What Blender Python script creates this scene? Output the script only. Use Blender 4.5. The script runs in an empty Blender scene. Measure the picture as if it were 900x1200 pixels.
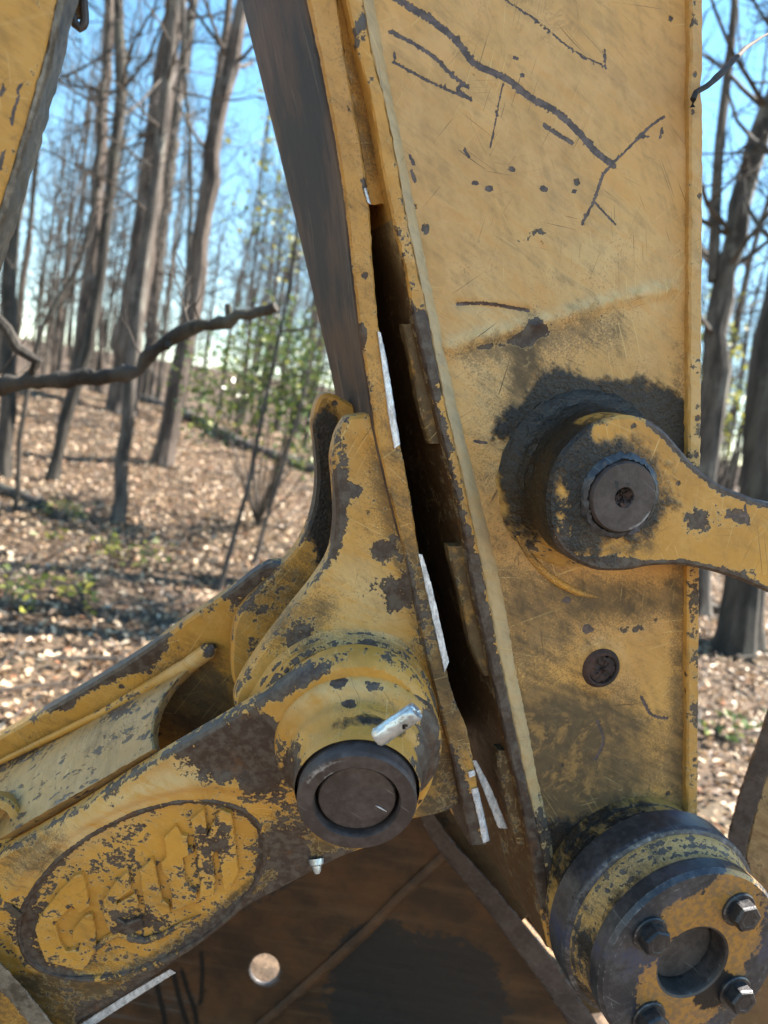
import bpy, math, random
import numpy as np
from mathutils import Vector, Matrix
from mathutils.geometry import delaunay_2d_cdt
random.seed(7); RS = np.random.RandomState(7)
S = bpy.context.scene; COL = S.collection
R = math.radians

# ------------------------------------------------------------------ camera
F_PX, CU, CV = 900.0, 450.0, 600.0
PITCH, ROLL = R(5.0), R(9.0)
CAM = np.array([0.0, 0.0, 1.5])
_f = np.array([0, math.cos(PITCH), -math.sin(PITCH)])
_r0 = np.array([1.0, 0, 0]); _u0 = np.cross(_r0, _f)
CR = math.cos(ROLL)*_r0 + math.sin(ROLL)*_u0
CUP = -math.sin(ROLL)*_r0 + math.cos(ROLL)*_u0
CF = _f
cam = bpy.data.cameras.new('camera'); cam_o = bpy.data.objects.new('camera', cam); COL.objects.link(cam_o)
m = Matrix.Identity(4)
for i in range(3):
    m[i][0], m[i][1], m[i][2], m[i][3] = CR[i], CUP[i], -CF[i], CAM[i]
cam_o.matrix_world = m
cam.sensor_fit = 'VERTICAL'; cam.sensor_height = 34.667; cam.sensor_width = 26.0; cam.lens = 26.0
cam.clip_start = 0.02; cam.clip_end = 500
cam.dof.use_dof = True; cam.dof.focus_distance = 0.92; cam.dof.aperture_fstop = 3.9
S.camera = cam_o

# ------------------------------------------------------------------ light
SUN_EL, SUN_AZ = R(47), R(66)          # azimuth measured from +Y towards +X; sun beyond the machine, to the left
w = bpy.data.worlds.new('World'); S.world = w; w.use_nodes = True
nt = w.node_tree
sky = nt.nodes.new('ShaderNodeTexSky'); sky.sky_type = 'NISHITA'; sky.sun_disc = False
sky.sun_elevation = SUN_EL; sky.sun_rotation = SUN_AZ; sky.air_density = 1.0; sky.dust_density = 0.1; sky.ozone_density = 1.2
bg = nt.nodes['Background']; hs = nt.nodes.new('ShaderNodeHueSaturation'); hs.inputs['Hue'].default_value = .495; hs.inputs['Saturation'].default_value = 1.28
wb = nt.nodes.new('ShaderNodeMix'); wb.data_type = 'RGBA'; wb.blend_type = 'MULTIPLY'; wb.inputs[0].default_value = 1; wb.inputs[7].default_value = (1.17, 1.015, .85, 1)   # the photograph's warm white balance
nt.links.new(sky.outputs[0], hs.inputs['Color']); nt.links.new(hs.outputs[0], wb.inputs[6]); nt.links.new(wb.outputs[2], bg.inputs[0]); bg.inputs[1].default_value = 0.095
sl = bpy.data.lights.new('sun', 'SUN'); sl.energy = 5.0; sl.angle = R(0.5); sl.color = (1, .93, .82)
so = bpy.data.objects.new('sun', sl); COL.objects.link(so)
sd = Vector((math.sin(SUN_AZ)*math.cos(SUN_EL), math.cos(SUN_AZ)*math.cos(SUN_EL), math.sin(SUN_EL)))
so.rotation_euler = sd.to_track_quat('Z', 'Y').to_euler(); so.location = (0, 0, 20)
S.view_settings.view_transform = 'Standard'; S.view_settings.look = 'None'
S.view_settings.exposure = 2.28; S.view_settings.gamma = 1.0

# ------------------------------------------------------------------ pixel <-> place
def ray(u, v): return CF + CR*((u-CU)/F_PX) + CUP*((CV-v)/F_PX)
def at(u, v, Y): return CAM + ray(u, v)*Y
def project(W):
    d = W - CAM; z = d @ CF
    return CU + F_PX*(d @ CR)/z, CV - F_PX*(d @ CUP)/z
class Frame:
    """A machine plane: local z towards the viewer, x right, y up; vp is the vanishing pixel of its depth axis."""
    def __init__(s, vp, c, anchor):
        d = ray(*vp); s.d = d/np.linalg.norm(d); s.c = c
        s.n = -s.d
        e1 = CR - s.d*(CR @ s.d); s.e1 = e1/np.linalg.norm(e1); s.e2 = np.cross(s.n, s.e1)
        s.B = np.stack([s.e1, s.e2, s.n], 1)
        s.o = s.hit(anchor[0], anchor[1], 0)
    def hit(s, u, v, h):
        r = ray(u, v); return CAM + r*((s.c-h)/(r @ s.d))
    def L(s, u, v, h=0.0): return (s.hit(u, v, h)-s.o) @ s.B
    def W(s, P): return np.asarray(P) @ s.B.T + s.o
    def loc(s, W_): return (np.asarray(W_)-s.o) @ s.B
    def px(s, P): return project(s.W(P))
    def mat(s):
        M = Matrix.Identity(4)
        for i in range(3):
            M[i][0], M[i][1], M[i][2], M[i][3] = s.e1[i], s.e2[i], s.n[i], s.o[i]
        return M
    def scale(s, u, v, h=0.0):
        r = ray(u, v); return (s.c-h)/(r @ s.d)/F_PX     # metres per pixel there

# ------------------------------------------------------------------ objects
def tag(o, label=None, cat=None, group=None, kind=None):
    if label: o['label'] = label
    if cat: o['category'] = cat
    if group: o['group'] = group
    if kind: o['kind'] = kind
    return o
def thing(name, label, cat, fr=None, loc=None, group=None):
    o = bpy.data.objects.new(name, None); COL.objects.link(o); o.empty_display_size = .05
    if fr is not None: o.matrix_world = fr.mat()
    elif loc is not None: o.location = loc
    return tag(o, label, cat, group)
def mk(name, V, Fc, mat, parent=None, attrs=None, smooth=True, angle=35, mats=None, mi=None):
    me = bpy.data.meshes.new(name)
    V = np.asarray(V, dtype=float)
    me.from_pydata(V.tolist(), [], Fc)
    if attrs:
        for k, a in attrs.items():
            at_ = me.attributes.new(k, 'FLOAT', 'POINT'); at_.data.foreach_set('value', np.asarray(a, dtype=np.float32))
    for mm in (mats or [mat]): me.materials.append(mm)
    if mi is not None: me.polygons.foreach_set('material_index', mi)
    if smooth:
        me.polygons.foreach_set('use_smooth', [True]*len(me.polygons))
        me.set_sharp_from_angle(angle=R(angle))
    me.update()
    o = bpy.data.objects.new(name, me); COL.objects.link(o)
    if parent: o.parent = parent
    return o

# ------------------------------------------------------------------ node helpers
class NB:
    def __init__(s, name):
        s.m = bpy.data.materials.new(name); s.m.use_nodes = True; s.t = s.m.node_tree; s.t.nodes.clear()
        s.out = s.n('ShaderNodeOutputMaterial'); s.p = s.n('ShaderNodeBsdfPrincipled')
        s.t.links.new(s.p.outputs[0], s.out.inputs[0])
        s.tc = s.n('ShaderNodeTexCoord').outputs['Object']
    def n(s, t): return s.t.nodes.new(t)
    def ln(s, a, b): s.t.links.new(a, b)
    def put(s, sock, v):
        if hasattr(v, 'is_output'): s.ln(v, sock)
        elif isinstance(v, (tuple, list)) and len(v) == 3 and sock.type == 'RGBA': sock.default_value = (*v, 1)
        else: sock.default_value = v
    def cellscratch(s, sc, seed, sx, sy, lo, hi, dist=.3):
        v = s.mapv(loc=(seed*1.7, seed, 0))
        wv = s.n('ShaderNodeVectorMath'); wv.operation = 'ADD'; nz = s.noise(sc*1.2, 2, .5, v, 0, 1); mul = s.n('ShaderNodeVectorMath'); mul.operation = 'SCALE'; mul.inputs['Scale'].default_value = .55/sc
        s.ln(nz, mul.inputs[0]); s.ln(v, wv.inputs[0]); s.ln(mul.outputs[0], wv.inputs[1])
        vo = s.n('ShaderNodeTexVoronoi'); vo.inputs['Scale'].default_value = sc; s.ln(wv.outputs[0], vo.inputs['Vector'])
        sep = s.n('ShaderNodeSeparateColor'); s.ln(vo.outputs['Color'], sep.inputs[0])
        rt = s.n('ShaderNodeVectorRotate'); rt.rotation_type = 'Z_AXIS'; s.ln(v, rt.inputs['Vector']); s.ln(s.math('MULTIPLY', sep.outputs[0], 6.28), rt.inputs['Angle'])
        n = s.noise(1.0, 2, .5, s.mapv(scale=(sx, sy, 8), src=rt.outputs[0]), dist)
        return s.math('MULTIPLY', s.ramp(n, lo, hi), s.ramp(vo.outputs['Distance'], .75, .35))
    def math(s, op, a, b=0.0, c=None, clamp=False):
        n = s.n('ShaderNodeMath'); n.operation = op; n.use_clamp = clamp
        s.put(n.inputs[0], a); s.put(n.inputs[1], b)
        if c is not None: s.put(n.inputs[2], c)
        return n.outputs[0]
    def mapv(s, scale=(1, 1, 1), rot=(0, 0, 0), loc=(0, 0, 0), src=None):
        if any(rot) and scale != (1, 1, 1): src = s.mapv(rot=rot, src=src); rot = (0, 0, 0)
        n = s.n('ShaderNodeMapping'); s.ln(src or s.tc, n.inputs[0])
        n.inputs['Scale'].default_value = scale; n.inputs['Rotation'].default_value = rot; n.inputs['Location'].default_value = loc
        return n.outputs[0]
    def noise(s, sc, det=4, ro=.55, vec=None, dist=0.0, out=0):
        n = s.n('ShaderNodeTexNoise'); n.inputs['Scale'].default_value = sc; n.inputs['Detail'].default_value = det
        n.inputs['Roughness'].default_value = ro; n.inputs['Distortion'].default_value = dist
        s.ln(vec or s.tc, n.inputs['Vector']); return n.outputs[out]
    def vor(s, sc, out='Distance', vec=None, feat='F1'):
        n = s.n('ShaderNodeTexVoronoi'); n.feature = feat; n.inputs['Scale'].default_value = sc
        s.ln(vec or s.tc, n.inputs['Vector']); return n.outputs[out]
    def ramp(s, v, a, b, lo=0.0, hi=1.0, smooth=True):
        n = s.n('ShaderNodeMapRange'); n.interpolation_type = 'SMOOTHSTEP' if smooth else 'LINEAR'
        s.put(n.inputs[0], v)
        for i, x in enumerate((a, b, lo, hi)): s.put(n.inputs[1+i], x)
        return n.outputs[0]
    def mix(s, f, a, b):
        n = s.n('ShaderNodeMix'); n.data_type = 'RGBA'
        s.put(n.inputs[0], f); s.put(n.inputs[6], a); s.put(n.inputs[7], b); return n.outputs[2]
    def attr(s, name):
        n = s.n('ShaderNodeAttribute'); n.attribute_name = name; return n.outputs['Fac']
    def bump(s, h, strength=.5, dist=.001):
        n = s.n('ShaderNodeBump'); n.inputs['Strength'].default_value = strength; n.inputs['Distance'].default_value = dist
        s.ln(h, n.inputs['Height']); s.ln(n.outputs[0], s.p.inputs['Normal'])
    def fin(s, col, rough=.6, metal=0.0, spec=.5):
        s.put(s.p.inputs['Base Color'], col); s.put(s.p.inputs['Roughness'], rough)
        s.put(s.p.inputs['Metallic'], metal); s.put(s.p.inputs['Specular IOR Level'], spec)
        return s.m

YEL = (.50, .250, .045)
def paint(name, base=YEL, th=.70, dirt=.15, fleck=0.0, cast=.5, scr=.35, chipA=(.048, .030, .023), chipB=(.092, .070, .054), seed=0.0, streak=0.0, pale=(.60, .42, .20), speck=.10):
    b = NB(name)
    v0 = b.mapv(loc=(seed, seed*.7, seed*.3))
    wear, grime, grease, pal, scar = (b.attr(k) for k in ('wear', 'grime', 'grease', 'pale', 'scar'))
    n1 = b.noise(16, 10, .62, v0); n2 = b.noise(85, 7, .62, v0); n3 = b.noise(4.5, 5, .6, v0); n4 = b.noise(320, 4, .6, v0)
    # base paint with slow tone drift, rubbed patches and thin film of dirt
    c = b.mix(b.ramp(n3, .35, .65), base, tuple(x*k for x, k in zip(base, (.80, .78, .85))))
    c = b.mix(b.math('MULTIPLY', b.ramp(n1, .48, .62), .35), c, tuple(min(1, x*k) for x, k in zip(base, (1.10, 1.22, 1.9))))
    sv = b.mapv(scale=(7, 60, 30), rot=(0, 0, R(28)), loc=(seed, 1, 2)); st = b.noise(1.0, 6, .65, sv, .6)
    c = b.mix(b.math('MULTIPLY', b.math('MULTIPLY', pal, b.ramp(b.math('ADD', st, b.math('MULTIPLY', n2, .4)), .42, .80)), .9), c, pale)
    st2 = b.noise(1.0, 5, .65, b.mapv(scale=(70, 9, 30), rot=(0, 0, R(-20)), loc=(3, seed, 2)), .8)
    n6 = b.noise(30, 8, .68, b.mapv(loc=(seed+7, 3, 1)))
    st3 = b.noise(1.0, 4, .6, b.mapv(scale=(16, 200, 10), rot=(0, 0, R(37)), loc=(9, seed, 2)), .9)
    fl = b.math('ADD', b.math('ADD', b.math('MULTIPLY', st, .30), b.math('MULTIPLY', st2, .20)), b.math('ADD', b.math('MULTIPLY', n6, .26), b.math('ADD', b.math('MULTIPLY', n2, .10), b.math('MULTIPLY', st3, .14))))
    gf = b.ramp(b.math('ADD', b.math('MULTIPLY', grime, .22), fl), .54, .74)
    gf = b.math('MAXIMUM', b.math('MULTIPLY', gf, .93), b.math('MULTIPLY', b.ramp(fl, .46, .60), dirt))
    c = b.mix(gf, c, b.mix(b.ramp(n2, .4, .6), (.060, .038, .017), (.125, .080, .036)))
    # hairline scratches, pale and dark, in several directions
    for k, (cs, sx, sy, lo, col, amt) in enumerate(((9, 7, 420, .655, (.62, .42, .17), 1.0), (14, 9, 520, .645, (.60, .40, .16), .9), (6, 5, 300, .665, (.56, .36, .13), .8), (11, 6, 420, .66, (.085, .05, .025), 1.0), (22, 12, 700, .65, (.07, .042, .022), .8))):
        s1 = b.cellscratch(cs, seed+k*3.3, sx, sy, lo, lo+.05)
        gate = b.ramp(b.noise(7, 3, .55, b.mapv(loc=(k*5.1, seed, 0))), .40, .60)
        f = b.math('MULTIPLY', b.math('MULTIPLY', s1, gate), b.math('ADD', scr*amt*1.5, b.math('MULTIPLY', grime, 1.3*amt)), clamp=True)
        c = b.mix(f, c, col)
    cob = b.math('ABSOLUTE', b.math('SUBTRACT', b.noise(11, 5, .6, v0, 1.6), .5))
    cf = b.math('MULTIPLY', b.ramp(cob, .013, .004), b.math('MULTIPLY', b.ramp(b.noise(6, 3, .5, b.mapv(loc=(seed, 9, 2))), .52, .64), b.math('ADD', .25, grime), clamp=True))
    c = b.mix(b.math('MULTIPLY', cf, .75), c, (.07, .042, .022))
    sw = b.noise(9, 6, .7, b.mapv(loc=(seed+3, 1, 7)), 2.6)
    c = b.mix(b.math('MULTIPLY', b.math('MULTIPLY', b.ramp(sw, .50, .62), b.ramp(n2, .40, .58)), b.math('MULTIPLY', grime, .9), clamp=True), c, tuple(x*.92 for x in base))
    # chips: paint lost down to dark primer and steel
    n5 = b.noise(210, 5, .6, v0)
    val = b.math('ADD', b.math('ADD', b.math('ADD', b.math('MULTIPLY', n1, .37), b.math('MULTIPLY', n2, .40)), b.math('MULTIPLY', n5, .23)), b.math('MULTIPLY', wear, .30))
    chip = b.ramp(val, th-.042, th-.018)
    vd = b.vor(46, 'Distance', v0); vc = b.n('ShaderNodeSeparateColor')
    vn = b.vor(46, 'Color', v0); b.ln(vn, vc.inputs[0])
    sp = b.math('MULTIPLY', b.ramp(b.math('ADD', vd, b.math('MULTIPLY', n4, .25)), .34, .28), b.math('LESS_THAN', vc.outputs[0], b.math('ADD', speck*.5, b.math('MULTIPLY', wear, .5))))
    chip = b.math('MAXIMUM', chip, sp)
    if fleck:
        fk = b.noise(1.0, 4, .6, b.mapv(scale=(45, 190, 60), rot=(0, 0, R(-29)), loc=(seed, 0, 0)), .4)
        chip = b.math('MAXIMUM', chip, b.math('MULTIPLY', b.ramp(b.math('ADD', b.math('MULTIPLY', fk, .7), b.math('MULTIPLY', n1, .3)), .63-fleck*.05, .66-fleck*.05), .9))
    n7 = b.noise(420, 5, .65, v0)
    grit = b.math('MULTIPLY', b.ramp(b.math('ADD', b.math('MULTIPLY', n7, .6), b.math('MULTIPLY', b.math('ADD', n1, grime), .3)), .56, .66), .55)
    c = b.mix(grit, c, (.085, .055, .028))
    sc_ = b.ramp(b.math('ADD', scar, b.math('MULTIPLY', b.math('SUBTRACT', b.math('ADD', b.math('MULTIPLY', n4, .5), b.math('MULTIPLY', n5, .5)), .5), 1.6)), .40, .52)
    chip = b.math('MAXIMUM', chip, sc_)
    cc = b.mix(b.ramp(n2, .42, .62), chipA, chipB)
    cc = b.mix(b.math('MULTIPLY', b.ramp(n4, .55, .72), .30), cc, (.14, .115, .10))
    cc = b.mix(b.math('MULTIPLY', b.ramp(b.noise(28, 6, .65, b.mapv(loc=(seed, 5, 5))), .56, .70), .6), cc, (.125, .055, .022))
    if streak: cc = b.mix(b.math('MULTIPLY', b.ramp(st, .5, .7), streak), cc, (.23, .21, .19))
    c = b.mix(b.math('MULTIPLY', b.ramp(val, th-.068, th-.042), .35), c, (.60, .42, .19))
    c = b.mix(chip, c, cc)
    c = b.mix(sc_, c, b.mix(b.ramp(n2, .4, .6), (.115, .080, .072), (.062, .044, .041)))
    gr = b.ramp(b.math('ADD', grease, b.math('MULTIPLY', b.math('SUBTRACT', b.math('ADD', b.math('MULTIPLY', n1, .45), b.math('ADD', b.math('MULTIPLY', n2, .12), b.math('MULTIPLY', fl, .43))), .5), 3.2)), .30, .66)
    c = b.mix(b.math('MULTIPLY', gr, .96), c, b.mix(b.ramp(n4, .45, .7), (.006, .0055, .005), (.024, .020, .017)))
    ro = b.math('ADD', b.math('ADD', .36, b.math('MULTIPLY', n2, .28)), b.math('MULTIPLY', gf, .2))
    ro = b.math('ADD', ro, b.math('MULTIPLY', gr, -.16))
    hgt = b.math('ADD', b.math('MULTIPLY', chip, -.7), b.math('MULTIPLY', n2, .35))
    hgt = b.math('ADD', hgt, b.math('MULTIPLY', gr, b.math('ADD', b.math('MULTIPLY', n4, 1.2), b.math('MULTIPLY', n2, 2.5))))
    hgt = b.math('ADD', hgt, b.math('MULTIPLY', n1, .9))
    hgt = b.math('ADD', hgt, b.math('MULTIPLY', b.noise(42, 4, .6, v0), cast))
    b.bump(hgt, .75, .0017)
    return b.fin(c, ro, 0.0, .42)
def steel(name, a=(.05, .045, .042), c2=(.14, .13, .125), rough=.45, metal=.3, edge=(.30, .29, .28), yellow=.0, sc=60, blue=0.0):
    """Dark oily steel; edges rubbed bright; optional remains of yellow paint."""
    b = NB(name)
    n1 = b.noise(sc*.3, 8, .65); n2 = b.noise(sc*2, 6, .6); n4 = b.noise(420, 3, .6)
    wear, pal, grease, grime = b.attr('wear'), b.attr('pale'), b.attr('grease'), b.attr('grime')
    c = b.mix(b.ramp(b.math('ADD', b.math('MULTIPLY', n1, .6), b.math('MULTIPLY', n2, .4)), .40, .62), a, c2)
    if blue: c = b.mix(b.math('MULTIPLY', b.ramp(n1, .5, .68), blue), c, (.03, .045, .11))
    if yellow:
        yf = b.ramp(b.math('ADD', b.math('MULTIPLY', b.math('ADD', b.math('MULTIPLY', n1, .5), b.math('MULTIPLY', n2, .5)), .8), b.math('MULTIPLY', pal, .45)), .66, .70)
        c = b.mix(b.math('MULTIPLY', yf, yellow), c, b.mix(b.ramp(n2, .4, .6), YEL, (.30, .17, .06)))
    c = b.mix(b.ramp(b.math('ADD', b.math('MULTIPLY', wear, .6), b.math('MULTIPLY', n2, .5)), .60, .80), c, edge)
    gr = b.ramp(b.math('ADD', grease, b.math('MULTIPLY', b.math('SUBTRACT', n2, .5), 1.2)), .4, .6)
    c = b.mix(gr, c, (.012, .012, .014))
    vv = b.mapv(scale=(14, 420, 10), rot=(0, 0, R(40))); s1 = b.noise(1, 2, .5, vv, .3)
    c = b.mix(b.math('MULTIPLY', b.ramp(s1, .68, .75), .35), c, edge)
    ro = b.math('ADD', rough-.1, b.math('MULTIPLY', n2, .28))
    b.bump(b.math('ADD', b.math('MULTIPLY', n2, .6), b.math('ADD', n1, b.math('MULTIPLY', n4, .4))), .5, .0012)
    return b.fin(c, ro, metal, .5)
def simple(name, a, c2, sc=20, rough=.7, metal=0.0, bumpd=.002, stretch=None, spec=.4):
    b = NB(name); v = b.mapv(scale=stretch) if stretch else b.tc
    n1 = b.noise(sc, 8, .65, v); n2 = b.noise(sc*5, 4, .6, v)
    c = b.mix(b.ramp(b.math('ADD', b.math('MULTIPLY', n1, .65), b.math('MULTIPLY', n2, .35)), .38, .64), a, c2)
    b.bump(b.math('ADD', n1, b.math('MULTIPLY', n2, .4)), .6, bumpd)
    return b.fin(c, rough, metal, spec)

M = {}
M['stick'] = paint('worn_yellow_paint_stick', (.57, .300, .082), th=.79, dirt=.34, scr=.55, seed=1.3, speck=.05)
M['flange'] = paint('worn_yellow_paint_flange', (.54, .27, .055), th=.71, dirt=.35, scr=.4, seed=4.1)
M['thumb'] = paint('chipped_yellow_paint_thumb', (.55, .275, .045), th=.665, dirt=.16, scr=.35, seed=2.2, cast=1.6)
M['web'] = paint('rubbed_yellow_paint_web', (.47, .262, .075), th=.67, dirt=.35, scr=.5, seed=5.7, streak=.5, pale=(.42, .28, .13), fleck=1.2)
M['bead'] = paint('dusty_weld_paint', (.46, .28, .10), th=.72, dirt=.35, scr=.4, seed=5.1, pale=(.46, .34, .19), speck=.05)
M['mount'] = paint('chipped_yellow_paint_mount', (.55, .275, .05), th=.69, dirt=.3, scr=.4, seed=3.9, cast=1.5, speck=.2)
M['link'] = paint('chipped_yellow_paint_link', (.55, .275, .05), th=.69, dirt=.25, scr=.5, seed=6.4, cast=1.0, speck=.2)
M['boom'] = paint('yellow_paint_boom', (.50, .25, .045), th=.73, dirt=.4, scr=.4, seed=8.8)
M['hubpaint'] = paint('oily_yellow_paint_hub', (.42, .24, .06), th=.64, dirt=.5, scr=.3, seed=9.3, chipA=(.03, .03, .035))
M['dark'] = steel('dark_oily_steel', (.030, .026, .026), (.075, .062, .058), .5, .15, (.26, .245, .235))
M['pin'] = steel('brown_pin_steel', (.040, .028, .026), (.080, .060, .055), .55, .1, (.30, .28, .27))
M['blue'] = steel('flange_steel_sky_sheen', (.030, .032, .040), (.080, .080, .085), .38, .35, (.30, .30, .31), yellow=.75, blue=.6)  # blue mixed into the colour for sky sheen on the dark steel
M['grey'] = steel('grey_rubbed_edge_steel', (.09, .070, .052), (.25, .21, .165), .5, .3, (.40, .38, .34))
M['bolt'] = steel('bolt_steel', (.028, .028, .032), (.085, .08, .08), .35, .45, (.38, .37, .36))
M['bright'] = simple('freshly_scraped_steel', (.38, .39, .42), (.82, .84, .88), 150, .40, .35, .0015, (1, .35, 1))
M['zinc'] = steel('zinc_plated_rod', (.34, .38, .42), (.60, .65, .68), .28, .75, (.7, .7, .7))
M['zinc'].node_tree.nodes['Principled BSDF'].inputs['Metallic'].default_value = .7
M['rustbolt'] = steel('rusty_socket', (.018, .012, .010), (.075, .035, .026), .8, 0, (.12, .07, .05))

# ------------------------------------------------------------------ geometry builders
def catmull(P, closed, sp):
    P = [np.asarray(p, float) for p in P]; n = len(P); out = []
    rng = range(n) if closed else range(n-1)
    for i in rng:
        p1, p2 = P[i], P[(i+1) % n]
        p0 = P[i-1] if (closed or i > 0) else p1; p3 = P[(i+2) % n] if (closed or i+2 < n) else p2
        L = np.linalg.norm(p2-p1); k = max(1, int(round(L/sp)))
        t1 = (p2-p0)*.5; t2 = (p3-p1)*.5
        m1 = np.linalg.norm(t1); m2 = np.linalg.norm(t2)
        if m1 > L: t1 = t1*L/m1
        if m2 > L: t2 = t2*L/m2
        for j in range(k):
            t = j/k; out.append((2*t**3-3*t*t+1)*p1+(t**3-2*t*t+t)*t1+(-2*t**3+3*t*t)*p2+(t**3-t*t)*t2)
    if not closed: out.append(P[-1])
    return np.array(out)
def linear(P, closed, sp):
    P = [np.asarray(p, float) for p in P]; n = len(P); out = []
    for i in (range(n) if closed else range(n-1)):
        p1, p2 = P[i], P[(i+1) % n]; k = max(1, int(round(np.linalg.norm(p2-p1)/sp)))
        out += [p1+(p2-p1)*j/k for j in range(k)]
    if not closed: out.append(P[-1])
    return np.array(out)
def inside(pts, ring):
    x, y = pts[:, 0], pts[:, 1]; res = np.zeros(len(pts), bool)
    a = ring; b_ = np.roll(ring, -1, 0)
    for (x1, y1), (x2, y2) in zip(a, b_):
        if y1 == y2: continue
        c = ((y1 > y) != (y2 > y)) & (x < (x2-x1)*(y-y1)/(y2-y1)+x1); res ^= c
    return res
def mind(pts, ring, chunk=4000):
    out = np.empty(len(pts))
    for i in range(0, len(pts), chunk):
        d = pts[i:i+chunk, None, :]-ring[None]; out[i:i+chunk] = np.sqrt((d*d).sum(2).min(1))
    return out
def area2(r): x, y = r[:, 0], r[:, 1]; return .5*np.sum(x*np.roll(y, -1)-np.roll(x, -1)*y)
def offset(r, d):                       # positive d = to the left of travel (inside for CCW)
    t = np.roll(r, -1, 0)-np.roll(r, 1, 0); t /= np.linalg.norm(t, axis=1)[:, None]+1e-12
    return r+np.stack([-t[:, 1], t[:, 0]], 1)*d
def seg_dist(u, v, pts):
    best = np.full(u.shape, 1e9)
    for (x1, y1), (x2, y2) in zip(pts[:-1], pts[1:]):
        dx, dy = x2-x1, y2-y1; t = np.clip(((u-x1)*dx+(v-y1)*dy)/(dx*dx+dy*dy+1e-9), 0, 1)
        best = np.minimum(best, np.hypot(u-x1-t*dx, v-y1-t*dy))
    return best
def stains(A, u, v, lst):
    """Marks on the metal, written where they are seen: blob (channel,'b',u,v,rx,ry,rot,amp) or line (channel,'l',points,width,amp)."""
    for s in lst:
        if s[1] == 'b':
            _, _, cu, cv, rx, ry, rot, amp = s; a = R(rot); x, y = u-cu, v-cv
            X, Y = (x*math.cos(a)+y*math.sin(a))/rx, (-x*math.sin(a)+y*math.cos(a))/ry
            A[s[0]] = A[s[0]]+amp*np.clip(1.35*np.exp(-(X*X+Y*Y)*1.1), 0, 1)
        else:
            if s[1] == 'f': A[s[0]] = A[s[0]]+s[2](u, v); continue
            _, _, pts, wd, amp = s; d = seg_dist(u, v, pts)
            A[s[0]] = A[s[0]]+amp*np.clip(1.4-d/wd, 0, 1)
def new_attrs(n): return {k: np.zeros(n) for k in ('wear', 'grime', 'grease', 'pale', 'scar')}
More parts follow.
